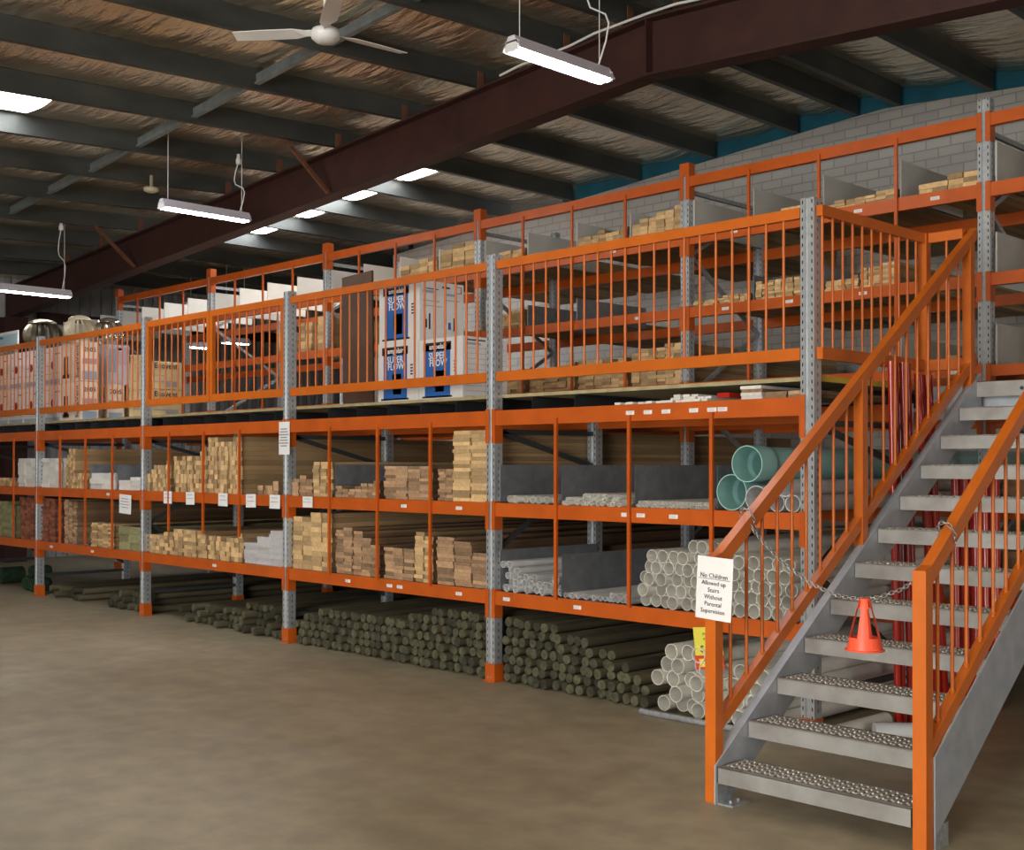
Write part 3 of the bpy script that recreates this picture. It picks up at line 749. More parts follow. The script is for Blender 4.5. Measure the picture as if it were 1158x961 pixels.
# chain between the handrails and the cone that hangs from it
cp = [(-3.40, 4.98, 1.30), (-3.33, 4.97, 1.235), (-3.2, 4.96, 1.13), (-3.05, 4.96, 1.045), (-2.92, 4.96, 1.0), (-2.80, 4.96, .992), (-2.70, 4.96, 1.01), (-2.60, 4.96, 1.05), (-2.50, 4.95, 1.11), (-2.42, 4.93, 1.19), (-2.39, 4.92, 1.26)]
def resample(pts, step):
    pts = [Vector(p) for p in pts]; out = [pts[0]]; acc = 0
    for a, b in zip(pts, pts[1:]):
        d = (b - a).length; t = step - acc
        while t <= d: out.append(a + (b - a) * (t / d)); t += step
        acc = (acc + d) % step
    return out
def link(mb, c, d, roll):
    d = d.normalized(); s = d.cross(Vector((0, 1, 0))).normalized(); u = s.cross(d)
    if roll: s = u
    pts = []
    for j in range(12):
        a = 2 * PI * j / 12; ex = .011 * (1 if math.cos(a) > 0 else -1) if abs(math.cos(a)) > .01 else 0
        pts.append(c + d * (math.cos(a) * .007 + ex * .6) + s * math.sin(a) * .0075)
    mb.tube(pts, .0024, 5, closed=True)
mb = MB(); rp = resample(cp, .0195)
for i in range(len(rp) - 1): link(mb, rp[i], rp[i + 1] - rp[i], i % 2)
for (xc, yc, zc) in ((-3.425, 4.99, 1.335), (-2.372, 4.93, 1.305)):
    ring = [Vector((xc, yc, zc)) + Vector((math.cos(a) * .036, math.sin(a) * -.03, math.sin(a) * .052)) for a in [2 * PI * k / 14 for k in range(14)]]
    for i in range(14): link(mb, ring[i], ring[(i + 1) % 14] - ring[i - 1], i % 2)
tag(build('steel_chain', mb, CHAIN), 'galvanised chain slung across the stairs between the handrails', 'chain')
mb = MB(); n = 24; cx, cy, cz = -2.765, 4.945, .765
prof = [(.080, 0), (.076, .02), (.068, .06), (.058, .10), (.046, .145), (.034, .19), (.026, .225), (.021, .235)]
for dr in (0, -.003):
    vs = []
    for r, z in prof: vs += [(cx + (r + dr) * math.cos(2 * PI * j / n), cy + (r + dr) * math.sin(2 * PI * j / n), cz + z) for j in range(n)]
    fs = []
    for i in range(len(prof) - 1):
        for j in range(n):
            sect = (j + 3) % 6
            cut = (2 <= i <= 4 and sect in (0, 1, 2)) or (i == 5 and sect == 1)
            if not cut: fs.append((i * n + j, i * n + (j + 1) % n, (i + 1) * n + (j + 1) % n, (i + 1) * n + j))
    mb.add(vs, fs, 0, True)
mb.lathe([(.076, 0), (.088, .0), (.088, .006), (.078, .008)], n, (cx, cy, cz)); mb.lathe([(.021, .235), (.01, .236)], n, (cx, cy, cz))
tag(build('warning_cone', mb, CONE), 'small bright orange cone with cut-outs hanging from the stair chain', 'cone')

# ------------------------------------------------------------------ signs and cards
def sheet(name, x0, x1, z0, z1, y, m, lab, cat, lines=(), tilt=0.0, group=None, bars=0, curl=.004):
    cxm = (x0 + x1) / 2; root = bpy.data.objects.new(name, None); COL.objects.link(root)
    root.location = (cxm, y, z1); ROOTLOC[root.name] = Vector((cxm, y, z1)); tag(root, lab, cat, group)
    w, h = x1 - x0, z1 - z0; mb = MB(); n = 6; vs = []
    for i in range(n + 1):
        t = i / n; c = curl * math.sin(t * PI)
        for z in (0, -h):
            for dy in (0, .0008): vs.append((cxm - w / 2 + w * t, y - c + dy, z1 + z))
    fs = []
    for i in range(n):
        a = 4 * i; b = a + 4
        fs += [(a, b, b + 2, a + 2)[::-1], (a + 1, b + 1, b + 3, a + 3), (a, b, b + 1, a + 1), (a + 2, b + 2, b + 3, a + 3)[::-1]]
    mb.add(vs, fs); build('sheet', mb, m, root)
    for (s, size, dx, dz, tm) in lines:
        me = text_mesh(s, size, tm); o = place('lettering', me, (cxm + dx, y - curl - .002, z1 + dz), root)
    for k in range(bars):
        mb = MB(); ww = w * (.6 + .25 * ((k * 7) % 3) / 2); zz = z1 - h * (.22 + .6 * k / max(1, bars)); mb.box(cxm - ww / 2, cxm + ww / 2, y - curl - .0014, y - curl - .0008, zz - h * .02, zz + h * .02)
        build('print_line', mb, GREYP, root)
    root.rotation_euler = (0, tilt, 0)
    return root
txt = [('No Children', .031, 0, -.09, INK), ('Allowed up', .030, 0, -.125, INK), ('Stairs', .030, 0, -.158, INK), ('Without', .030, 0, -.191, INK), ('Parental', .030, 0, -.224, INK), ('Supervision', .030, 0, -.257, INK)]
sg = sheet('paper_sign', -3.49, -3.285, .868, 1.165, 4.672, PAPER, 'white paper sign taped to the left stair newel post', 'sign', txt, tilt=.05)
mb = MB(); mb.box(-3.475, -3.295, 4.6659, 4.6665, 1.0595, 1.0615); build('underline', mb, INK, sg)
ptag = sheet('price_ticket', -4.60, -4.385, .42, .595, 6.105, YELLOW, 'yellow and red price ticket hanging from the lowest rack beam', 'price sign',
             [('PVC', .026, -.01, -.045, INK), ('PIPE', .024, -.01, -.075, INK), ('$14', .062, -.015, -.135, INK)], tilt=-.12)
mb = MB(); mb.box(-4.60, -4.385, 6.1005, 6.1045, .335, .42); build('red_footer', mb, REDCARD, ptag)
mb = MB(); mb.box(-4.57, -4.53, 6.0995, 6.1003, .35, .40); build('logo_patch', mb, YELLOW, ptag)
for k, z in enumerate((.395, .368)):
    mb = MB(); mb.box(-4.51, -4.40, 6.0995, 6.1003, z - .006, z + .006); build('print_line', mb, YELLOW, ptag)
sheet('paper_notice', -9.245, -9.075, 1.69, 1.985, 6.118, PAPER, 'white printed notice on the upright between gate bay and carton bay', 'notice', bars=7)
sheet('paper_notice', -12.30, -12.03, 1.07, 1.275, 6.105, PAPER, 'white notice hanging below the upper shelf, left of the gate bay', 'notice', bars=4, tilt=.04)
for i, (x, lab) in enumerate(((-11.27, 'leftmost'), (-10.82, 'second from the left'), (-10.20, 'middle'), (-9.71, 'second from the right'), (-9.31, 'rightmost'))):
    sheet('price_card', x - .085, x + .085, 1.20, 1.325, 6.118 if i not in () else 6.1, PAPER, 'white price card on the upper beam below the gate, %s of five' % lab, 'price card', bars=2, group='price cards below the gate', tilt=U(-.03, .03))
sheet('price_card', -8.87, -8.72, 1.225, 1.32, 6.118, PAPER, 'white price card on the upper beam, bay under fan cartons', 'price card', bars=2)

# ------------------------------------------------------------------ timber and pipes
def board_mesh(w, h, L, ms, me_, b=.0025):
    m = MB(); m.prism([(-w / 2 + b, 0), (w / 2 - b, 0), (w / 2, b), (w / 2, h - b), (w / 2 - b, h), (-w / 2 + b, h), (-w / 2, h - b), (-w / 2, b)], 'Y', 0, L, 0, 1)
    return m.mesh('board', [ms, me_])
def pipe_mesh(r, t, L, m, n=20):
    mb = MB(); vs = []
    for (rr, y) in ((r, 0), (r, L), (r - t, L), (r - t, 0)):
        vs += [(rr * math.cos(2 * PI * j / n), y, r + rr * math.sin(2 * PI * j / n)) for j in range(n)]
    for k, sm in ((0, True), (1, False), (2, True), (3, False)):
        a, b = k * n, ((k + 1) % 4) * n
        mb.add(vs, [(a + j, a + (j + 1) % n, b + (j + 1) % n, b + j) for j in range(n)], 0, sm)
    return mb.mesh('pipe', m)
def bell_pipe_mesh(r, t, L, m, n=28):
    mb = MB(); vs = []
    prof = [(r * 1.0, 0), (r, .16), (r * .93, .2), (r * .93, L), (r * .93 - t, L), (r * .93 - t, .2), (r - t, .16), (r - t, 0)]
    for (rr, y) in prof: vs += [(rr * math.cos(2 * PI * j / n), y, r + rr * math.sin(2 * PI * j / n)) for j in range(n)]
    k_ = len(prof)
    for k in range(k_):
        a, b = k * n, ((k + 1) % k_) * n
        mb.add(vs, [(a + j, a + (j + 1) % n, b + (j + 1) % n, b + j) for j in range(n)], 0, k not in (3, 7))
    return mb.mesh('pipe', m)
def put(name, me, loc, label, cat, group, rz=0.0):
    o = bpy.data.objects.new(name, me); COL.objects.link(o); o.location = loc
    if rz: o.rotation_euler = (0, 0, rz)
    o['label'] = label; o['category'] = cat; o['group'] = group; return o
KINDS = {'pine': (PINE_S, PINE_E), 'hard': (HARD_S, HARD_E), 'red': (RED_S, RED_E), 'treat': (TREAT_S, TREAT_E), 'white': (WPACK_S, WPACK_E), 'grey': (GPACK_S, GPACK_E)}
BM = {}
def stack(name, label, cat, group, kind, x0, x1, z0, tops, bw, bh, L=4.1, y0=6.15, jy=.05, gap=.0015):
    """columns of boards side by side from x0 to x1; tops: stack height at evenly spread points"""
    n = max(1, int(round((x1 - x0) / (bw + gap)))); step = (x1 - x0) / n; bw = round(step - gap, 4)
    key = (kind, bw, bh, L)
    if key not in BM: BM[key] = board_mesh(bw, bh, L, *KINDS[kind])
    for i in range(n):
        t = (i + .5) / n * (len(tops) - 1); k = min(int(t), len(tops) - 2) if len(tops) > 1 else 0
        top = tops[0] if len(tops) == 1 else (tops[k] + (tops[k + 1] - tops[k]) * (t - k))
        cnt = max(1, int(round((top - z0) / bh + U(-.3, .3))))
        yc = U(0, jy * .45)
        for j in range(cnt):
            put(name, BM[key], (x0 + step * (i + .5) + U(-1, 1) * min(.002, (step - bw) * .4), y0 + yc + U(0, .022), z0 + .001 + j * (bh + .0004)), label, cat, group)
def pile_hex(name, label, cat, group, meshes, r, x0, x1, z0, tops, y0, jy=.08, jr=0.0, tilt=0.0):
    row = 0; z = z0
    def top_at(x):
        t = (x - x0) / (x1 - x0) * (len(tops) - 1); t = max(0, min(len(tops) - 1.001, t)); k = int(t)
        return tops[k] + (tops[k + 1] - tops[k]) * (t - k)
    n = int((x1 - x0) / (2 * r + .001)); st = (x1 - x0) / n
    prev = None
    while z < max(tops):
        row_set = []
        off = st / 2 if row % 2 else 0
        for i in range(n - (row % 2)):
            x = x0 + st * (i + .5) + off
            if z + 2 * r > top_at(x) + r * .8: continue
            put(name, random.choice(meshes), (x + U(-jr, jr), y0 + U(0, jy), z + .0005), label, cat, group, U(-tilt, tilt)); row_set.append(x)
        if not row_set: break
        z += math.sqrt(max(1e-6, (2 * r) ** 2 - (st / 2) ** 2)) + .0006; row += 1

B5, B4, B3, B2, B1 = 'stairs bay', 'bay under fan cartons', 'bay under double gate', 'bay left of gate', 'leftmost bay'
# bay below the gate, upper shelf
p2, p3, p4, p5, p1, p0 = PX[2], PX[3], PX[4], PX[5], PX[1], PX[0]
stack('pine_stud', 'square pine stud in the low left stack, upper shelf, ' + B3, 'timber', 'studs upper shelf gate bay left slot', 'pine', p2 + .10, p2 + .60, Z2, (1.50, 1.60, 1.62), .062, .045)
stack('pine_stud', 'square pine stud in the stepped second stack, upper shelf, ' + B3, 'timber', 'studs upper shelf gate bay second slot', 'pine', p2 + .635, p2 + 1.28, Z2, (1.66, 1.67, 1.68, 1.80), .064, .045)
stack('pine_stud', 'square pine stud in the tallest stack, upper shelf, ' + B3, 'timber', 'studs upper shelf gate bay third slot', 'pine', p2 + 1.315, p2 + 1.935, Z2, (1.86, 1.83, 1.86), .060, .045)
stack('pine_offcut', 'pine board in the small stack beside the gate-bay upright, upper shelf', 'timber', 'boards upper shelf gate bay right slot', 'hard', p2 + 2.20, p2 + 2.55, Z2, (1.40, 1.40, 1.46), .088, .042)
# lower shelf
stack('pine_framing', 'pine framing board in the left stack, lower shelf, ' + B3, 'timber', 'framing lower shelf gate bay left slot', 'pine', p2 + .10, p2 + .60, Z1, (.86, .87, .92), .088, .038)
stack('pine_framing', 'pine framing board in the second stack, lower shelf, ' + B3, 'timber', 'framing lower shelf gate bay second slot', 'pine', p2 + .62, p2 + 1.28, Z1, (.94, .93, .95), .088, .038)
stack('pine_framing', 'pine framing board in the third stack, lower shelf, ' + B3, 'timber', 'framing lower shelf gate bay third slot', 'pine', p2 + 1.30, p2 + 1.93, Z1, (.90, .87, .92), .072, .045)
stack('primed_board', 'light grey primed board in the stepped stack, lower shelf, ' + B3, 'timber', 'grey primed boards', 'grey', p2 + 1.96, p2 + 2.64, Z1, (.80, .90, .95, 1.04), .215, .032)
# bay under fan cartons, upper shelf
stack('dressed_board', 'dressed board in the first slot, upper shelf, ' + B4, 'timber', 'boards upper shelf carton bay first slot', 'hard', p3 + .10, p3 + .40, Z2, (1.47, 1.49), .09, .03)
stack('dressed_board', 'dressed board, taller pile, first slot, upper shelf, ' + B4, 'timber', 'boards upper shelf carton bay first slot right', 'pine', p3 + .42, p3 + .695, Z2, (1.60, 1.62), .09, .03)
stack('dressed_board', 'dressed board scattered low before the steel divider, upper shelf, ' + B4, 'timber', 'boards upper shelf carton bay second slot', 'hard', p3 + .75, p3 + 1.36, Z2, (1.42, 1.38, 1.43, 1.48), .085, .024)
stack('dressed_board', 'dressed board in the third slot, upper shelf, ' + B4, 'timber', 'boards upper shelf carton bay third slot', 'hard', p3 + 1.41, p3 + 2.02, Z2, (1.60, 1.58, 1.57), .14, .024)
stack('dressed_board', 'dressed board, shorter pile, last slot, upper shelf, ' + B4, 'timber', 'boards upper shelf carton bay last slot left', 'hard', p3 + 2.08, p3 + 2.26, Z2, (1.56, 1.56), .085, .022)
stack('dressed_board', 'dressed board in the pile reaching the deck beam, ' + B4, 'timber', 'boards upper shelf carton bay last slot right', 'pine', p3 + 2.27, p3 + 2.66, Z2, (1.85, 1.86), .19, .028)
# lower shelf
stack('structural_plank', 'pine plank in the first slot, lower shelf, ' + B4, 'timber', 'planks lower shelf carton bay first slot', 'pine', p3 + .10, p3 + .695, Z1, (1.13, 1.12, 1.17, 1.19), .14, .042)
stack('structural_plank', 'brown plank in the uneven second slot, lower shelf, ' + B4, 'timber', 'planks lower shelf carton bay second slot', 'hard', p3 + .745, p3 + 1.36, Z1, (1.02, 1.08, 1.0, .90), .115, .026)
stack('structural_plank', 'brown plank in the third slot, lower shelf, ' + B4, 'timber', 'planks lower shelf carton bay third slot', 'hard', p3 + 1.41, p3 + 1.80, Z1, (.94, .91), .125, .028)
stack('structural_plank', 'pine plank in the taller third-slot column, lower shelf, ' + B4, 'timber', 'planks lower shelf carton bay third slot right', 'pine', p3 + 1.81, p3 + 2.02, Z1, (1.04, 1.03), .10, .03)
stack('structural_plank', 'brown plank in the last slot, lower shelf, ' + B4, 'timber', 'planks lower shelf carton bay last slot', 'hard', p3 + 2.08, p3 + 2.66, Z1, (1.03, 1.02, .86), .19, .026)
# bay left of the gate
stack('moulding_pack', 'white wrapped moulding beside the far-left upright, upper shelf, right side', 'moulding', 'white mouldings right of left upright', 'white', p1 + .10, p1 + .69, Z2, (1.66, 1.66), .19, .05)
stack('pine_batten', 'pine batten in the tall narrow pile, upper shelf, ' + B2, 'timber', 'battens upper shelf bay left of gate', 'pine', p1 + .75, p1 + .98, Z2, (1.50, 1.77, 1.77), .055, .035)
stack('pine_batten', 'pine batten in the low pile, upper shelf, ' + B2, 'timber', 'low battens upper shelf bay left of gate', 'pine', p1 + .99, p1 + 1.36, Z2, (1.50, 1.49), .055, .035)
stack('moulding_pack', 'white moulding in the wide low pack, upper shelf, ' + B2, 'moulding', 'white mouldings wide pack', 'white', p1 + 1.41, p1 + 2.02, Z2, (1.50, 1.51), .29, .06)
stack('moulding_pack', 'white moulding in the last pack, upper shelf, ' + B2, 'moulding', 'white mouldings last pack', 'white', p1 + 2.09, p1 + 2.62, Z2, (1.43, 1.47), .25, .035)
stack('decking_board', 'dark red decking board right of the far-left upright', 'timber', 'red decking right of left upright', 'red', p1 + .10, p1 + .69, Z1, (1.17, 1.16), .09, .032, jy=.08)
stack('rough_slat', 'rough pale slat in the tall narrow stack, lower shelf, ' + B2, 'timber', 'rough slats', 'hard', p1 + .75, p1 + 1.06, Z1, (1.17, 1.15), .10, .022, jy=.09)
stack('rough_slat', 'yellowish slat in the short stack, lower shelf, ' + B2, 'timber', 'yellow slats', 'pine', p1 + 1.43, p1 + 2.02, Z1, (.95, .93), .145, .022, jy=.05)
stack('treated_sleeper', 'green treated sleeper stacked on the lower shelf, ' + B2, 'timber', 'green sleepers', 'treat', p1 + 2.09, p1 + 2.64, Z1, (.94, .94), .26, .085)
# leftmost bay
stack('moulding_pack', 'white wrapped moulding beside the far-left upright, upper shelf, left side', 'moulding', 'white mouldings left of left upright', 'white', p0 + 2.08, p0 + 2.66, Z2, (1.66, 1.66), .19, .05)
stack('pine_batten', 'pine batten in the low pile at the left edge, upper shelf', 'timber', 'battens left edge', 'pine', p0 + 1.41, p0 + 2.02, Z2, (1.43, 1.43), .055, .035)
stack('decking_board', 'dark red decking board left of the far-left upright', 'timber', 'red decking left of left upright', 'red', p0 + 2.08, p0 + 2.66, Z1, (1.17, 1.17), .09, .032, jy=.08)
stack('treated_sleeper', 'greenish treated board at the left edge, lower shelf', 'timber', 'green boards left edge', 'treat', p0 + 1.41, p0 + 2.02, Z1, (1.11, 1.08), .14, .045)

# bay beside the stairs: pipes
P27 = [pipe_mesh(.027, .0025, 4.0, PVC)]; P15 = [pipe_mesh(.015, .002, 4.0, PVC)]; P12 = [pipe_mesh(.012, .0015, 3.9, PVC)]
pile_hex('plastic_pipe', 'small white pipe in the first slot, upper shelf, ' + B5, 'pipe', 'small pipes upper shelf first slot', P27, .027, p4 + .105, p4 + .695, Z2, (1.38, 1.38), 6.17)
pile_hex('plastic_pipe', 'thin white conduit in the second slot, upper shelf, ' + B5, 'pipe', 'thin conduit upper shelf second slot', P15, .015, p4 + .74, p4 + 1.36, Z2, (1.38, 1.40, 1.39), 6.10, jy=.12)
pile_hex('plastic_pipe', 'thin white conduit in the third slot, upper shelf, ' + B5, 'pipe', 'thin conduit upper shelf third slot', P12, .012, p4 + 1.41, p4 + 2.03, Z2, (1.36, 1.37), 6.16, jy=.04)
AQ = bell_pipe_mesh(.112, .006, 3.9, AQUA)
put('drain_pipe', AQ, (-4.345, 6.16, Z2 + .001), 'large aqua pipe lying on the upper shelf beside the divider', 'pipe', 'large pipes on the upper shelf')
put('drain_pipe', AQ, (-4.205, 6.12, Z2 + .176), 'large aqua pipe resting on top of the others, upper shelf', 'pipe', 'large pipes on the upper shelf')
G8 = bell_pipe_mesh(.078, .005, 3.9, PVC_GREY); G5 = bell_pipe_mesh(.052, .004, 3.9, PVC_GREY)
put('drain_pipe', G8, (-4.152, 6.14, Z2 + .001), 'large pale grey pipe right of the lower aqua pipe', 'pipe', 'large pipes on the upper shelf')
for (x, z, l) in ((-4.018, 0, 'grey drain pipe beside the large pale grey pipe, upper shelf'), (-3.91, 0, 'grey drain pipe nearest the end upright, upper shelf bottom row'), (-3.964, .0915, 'grey drain pipe resting on two others near the end upright')):
    put('drain_pipe', G5, (x, 6.16, Z2 + z + .001), l, 'pipe', 'large pipes on the upper shelf')
P25 = [pipe_mesh(.025, .003, 4.0, PVC_GREY)]; P19 = [pipe_mesh(.018, .002, 4.0, PVC_GREY)]; P42 = [pipe_mesh(.0425, .003, 4.0, PVC)]; P48 = [pipe_mesh(.050, .0035, 4.0, PVC)]
pile_hex('plastic_pipe', 'grey-white pipe in the first slot, lower shelf, ' + B5, 'pipe', 'grey pipes lower shelf first slot', P25, .025, p4 + .105, p4 + .695, Z1, (.92, .82, .77, .80), 6.14, jy=.1)
pile_hex('plastic_pipe', 'small grey-white pipe in the second slot, lower shelf, ' + B5, 'pipe', 'small pipes lower shelf second slot', P19, .018, p4 + .74, p4 + 1.36, Z1, (.715, .715, .74), 6.16, jy=.05)
pile_hex('pvc_pipe', 'white pipe in the large heap on the lower shelf beside the stairs', 'pipe', 'white pipes on the lower shelf', P42, .0425, p4 + 1.41, p5 - .035, Z1, (.95, 1.08, 1.09, 1.09, 1.06, 1.06), 6.12, jy=.09)
pile_hex('pvc_pipe', 'larger white pipe in the heap on the floor behind the newel', 'pipe', 'white pipes on the floor', P48, .050, -4.90, -3.98, .02, (.40, .46, .44, .40, .34), 6.05, jy=.16)
mb = MB(); mb.tube([(-4.95, 6.02, .02), (-3.9, 6.02, .02)], .02, 8); tag(build('steel_tube', mb, GALV), 'steel tube on the floor before the white pipes', 'tube')
mb = MB(); mb.tube([(-3.52, 6.40, .056), (-3.18, 6.70, .056)], .055, 14); tag(build('loose_pipe', mb, PVC_GREY), 'loose pale pipe lying on the floor under the stairs', 'pipe')
mb = MB(); mb.tube([(-3.66, 6.15, .056), (-3.64, 6.76, .056)], .045, 14); tag(build('loose_pipe', mb, PVC), 'loose white pipe on the floor beside the end upright', 'pipe')

# treated poles on the floor
def pole_mesh(r, L, seed):
    rr = random.Random(seed); n = 12; ph = rr.random() * 6; vs = []
    for y in (0, L):
        for j in range(n):
            a = 2 * PI * j / n; q = r * (1 + .05 * math.sin(2 * a + ph) + .03 * math.sin(3 * a + ph * 2) + rr.uniform(-.02, .02)) * .91
            vs.append((q * math.cos(a), y, r + q * math.sin(a)))
    mb = MB(); mb.add(vs, [(j, (j + 1) % n, n + (j + 1) % n, n + j) for j in range(n)], 0, True)
    c = [(vs[j][0] * .93, -.004, r + (vs[j][2] - r) * .93) for j in range(n)]
    mb.add(vs[:n] + c, [(j, (j + 1) % n, n + (j + 1) % n, n + j) for j in range(n)], 1)
    mb.add(c, [tuple(range(n))[::-1]], 1); mb.add(vs[n:], [tuple(range(n))], 1)
    return mb.mesh('pole', [POLE_S, POLE_E])
POLES = [pole_mesh(.039, 3.7 + .1 * k, k) for k in range(6)]
pile_hex('treated_pole', 'greenish treated pole heaped on the floor, ' + B5, 'pole', 'poles on the floor beside the stairs', POLES, .039, p4 + .115, -4.99, .003, (.50, .50, .42, .34, .16), 6.15, jy=.07, jr=0)
pile_hex('treated_pole', 'greenish treated pole heaped on the floor, ' + B4, 'pole', 'poles on the floor below the cartons', POLES, .039, p3 + .115, p4 - .03, .003, (.22, .36, .34, .36, .48, .52), 6.15, jy=.06, jr=0)
pile_hex('treated_pole', 'greenish treated pole in the low floor row, ' + B3, 'pole', 'poles on the floor below the gate', POLES, .039, p2 + .55, p3 - .03, .003, (.12, .22, .26, .30), 6.15, jy=.25, jr=0)
pile_hex('treated_pole', 'treated pole in the right floor pile, ' + B2, 'pole', 'poles on the floor left of the gate', POLES, .039, p2 - .98, p2 - .03, .003, (.10, .22, .24), 6.2, jy=.15, jr=0)
pile_hex('treated_pole', 'treated pole in the single floor row nearest the left upright', 'pole', 'single row of poles', POLES, .039, p1 + .12, p1 + 1.05, .003, (.12, .12), 6.2, jy=.2, jr=0)
for (x, y, z, r) in ((-15.16, 6.27, 0, .10), (-14.95, 6.25, 0, .09), (-15.06, 6.29, .17, .08)):
    mb = MB(); pts = [(x + U(-.01, .01), y + t * .035, z + r) for t in range(8)]
    mb.tube(pts, [r * .80, r * .97, r * .93, r * .98, r * .92, r * .96, r * .95, r * .8], 18)
    tag(build('netting_roll', mb, GREENWRAP), 'dark green netting roll on the floor, ' + {.10: 'left bottom one', .09: 'right bottom one', .08: 'top one'}[r] + ' by the far-left upright', 'roll', 'green rolls')
mb = MB(); mb.tube([(-16.3, 6.4, .11), (-16.3, 6.7, .11)], .11, 18); tag(build('netting_roll', mb, GREENWRAP), 'dark green netting roll on the floor at the left picture edge', 'roll')

# mouldings on the beam under the deck, beside the stairs
TR = board_mesh(.05, .016, .8, WPACK_S, WPACK_E); TRB = board_mesh(.15, .02, .9, WPACK_S, WPACK_E); TRH = board_mesh(.15, .02, .9, HARD_S, HARD_E); REDB = board_mesh(.09, .03, .3, RED_TUBE, RED_TUBE)
for i in range(14):
    x = -5.24 + i * .055
    for j in range(1 + (i > 7) + (i in (9, 10, 11))):
        put('moulding_strip', TR, (x, D1 + .02 + U(-.03, .03), Z3 + .001 + j * .0165), 'white moulding strip lying on the top beam under the deck', 'moulding', 'white strips under the deck')
put('foam_block', REDB, (-4.40, D1 + .02, Z3 + .018), 'bright red block on the white strips under the deck', 'block', 'red block')
for j in range(4):
    put('trim_board', [TRB, TRB, TRH, TRB][j], (-4.20, D1 + .02 + U(0, .02), Z3 + .001 + j * .0205), 'trim board in the neat pile under the deck, left column', 'timber', 'trim boards under deck left')
for j in range(2):
    for i in range(2): put('trim_board', TRH, (-4.04 + i * .155, D1 + .04 + U(0, .02), Z3 + .001 + j * .0205), 'brown trim board under the deck nearest the end upright', 'timber', 'trim boards under deck right')

# rear rack pine
def low(name, lab, grp, x0, x1, z, tops, bw=.07, bh=.022, kind='pine', L=2.6, y0=None, jy=.04):
    stack(name, lab, 'timber', grp, kind, x0, x1, z, tops, bw, bh, L, y0=D2 + .03 if y0 is None else y0, jy=jy)
b = BX
# bay k spans BX[k+1]..BX[k]
low('pine_lining', 'pine lining board at deck level, rear rack, left part behind the last carton', 'lining left', b[3] + .72 - .55, b[3] + .69, 2.32, (2.50, 2.54), .11, .04)
low('pine_lining', 'pine lining board at deck level, rear rack, second slot right of the cartons', 'lining second', b[3] + .75, b[3] + 1.36, 2.32, (2.46, 2.60), .10, .03)
low('pine_lining', 'pine lining board at deck level, rear rack, third slot right of the cartons', 'lining third', b[3] + 1.41, b[3] + 2.02, 2.32, (2.58, 2.58), .10, .03)
low('pine_lining', 'pine lining board at deck level, rear rack, in the tallest slot', 'lining fourth', b[3] + 2.08, b[3] + 2.66, 2.32, (2.62, 2.70), .10, .03)
low('pine_lath', 'pine lath in a thin layer, rear rack middle shelf, behind the nearest railing', 'laths middle shelf left', b[2] + .10, b[2] + .69, 2.98, (3.03, 3.06), .05, .018)
low('pine_lath', 'pine lath in the heap, rear rack middle shelf, behind the nearest railing', 'laths middle shelf heap', b[2] + .75, b[2] + 1.36, 2.98, (3.12, 3.14), .06, .022)
low('pine_lath', 'pine lath beside the end upright, rear rack middle shelf', 'laths middle shelf right', b[2] + 1.41, b[2] + 1.70, 2.98, (3.06, 3.08), .06, .022)
low('pine_lath', 'pine lath behind the deck side railing, rear rack middle shelf', 'laths middle shelf side', b[2] + 1.72, b[2] + 2.02, 2.98, (3.13, 3.15), .06, .022)
low('pine_lath', 'pine lath at deck level behind the deck side railing, rear rack', 'laths deck level side', b[2] + 2.09, b[2] + 2.5, 2.32, (2.37, 2.40), .07, .022)
low('pine_strip', 'pine strip on the top shelf, rear rack, left of the post behind the nearest railing', 'strips top shelf left', b[3] + 2.08, b[3] + 2.66, 3.63, (3.80, 3.90), .09, .035)
low('pine_strip', 'pine strip on the top shelf, rear rack, slot before the tall post', 'strips top shelf second', b[3] + 1.41, b[3] + 2.02, 3.63, (3.76, 3.80), .09, .035)
low('pine_strip', 'pine strip on the top shelf, rear rack, behind the second railing panel', 'strips top shelf third', b[3] + .12, b[3] + .69, 3.63, (3.74, 3.78), .09, .035)
low('pine_strip', 'pine strip on the top shelf, rear rack, first slot right of the tall post', 'strips top shelf fourth', b[2] + .75, b[2] + 1.3, 3.63, (3.68, 3.74), .08, .022)
low('pine_strip', 'pine strip on the top shelf, rear rack, above the deck side railing', 'strips top shelf fifth', b[2] + 1.41, b[2] + 2.02, 3.63, (3.67, 3.72), .08, .022)
low('pine_strip', 'pine strip on the top shelf, rear rack, beside the tallest upright', 'strips top shelf sixth', b[2] + 2.2, b[2] + 2.66, 3.63, (3.68, 3.76), .12, .04)
low('pine_stack_board', 'pine board in the block on the rear top shelf above the fan cartons, left half', 'boards above cartons left', b[4] + 1.41, b[4] + 2.03, 3.63, (3.80, 3.88), .16, .045)
low('pine_stack_board', 'pine board in the taller block on the rear top shelf beside the post, right half', 'boards above cartons right', b[4] + 2.09, b[4] + 2.65, 3.63, (3.92, 3.94), .16, .045)
low('pine_post', 'pine post in the left pair, rear rack, seen through the gate', 'posts behind gate left', b[5] + 1.62, b[5] + 1.90, 2.98, (3.26, 3.26), .13, .045)
low('pine_post', 'pine post in the block left of the rear post, middle shelf', 'posts behind gate middle', b[5] + 2.10, b[5] + 2.36, 2.98, (3.34, 3.34), .12, .045)
low('pine_post', 'pine post right against the rear upright, middle shelf', 'posts behind gate right', b[5] + 2.50, b[5] + 2.65, 2.98, (3.38, 3.38), .14, .045)
low('deck_offcut', 'pale timber block on the deck behind the gate, right side', 'offcuts', -10.05, -9.55, ZD, (2.22, 2.24), .12, .05, L=.5, y0=7.6)
low('deck_offcut', 'pale timber block on the deck left of the leaning picture', 'offcuts second', -9.45, -9.0, ZD, (2.24, 2.30), .14, .06, L=.5, y0=7.4)
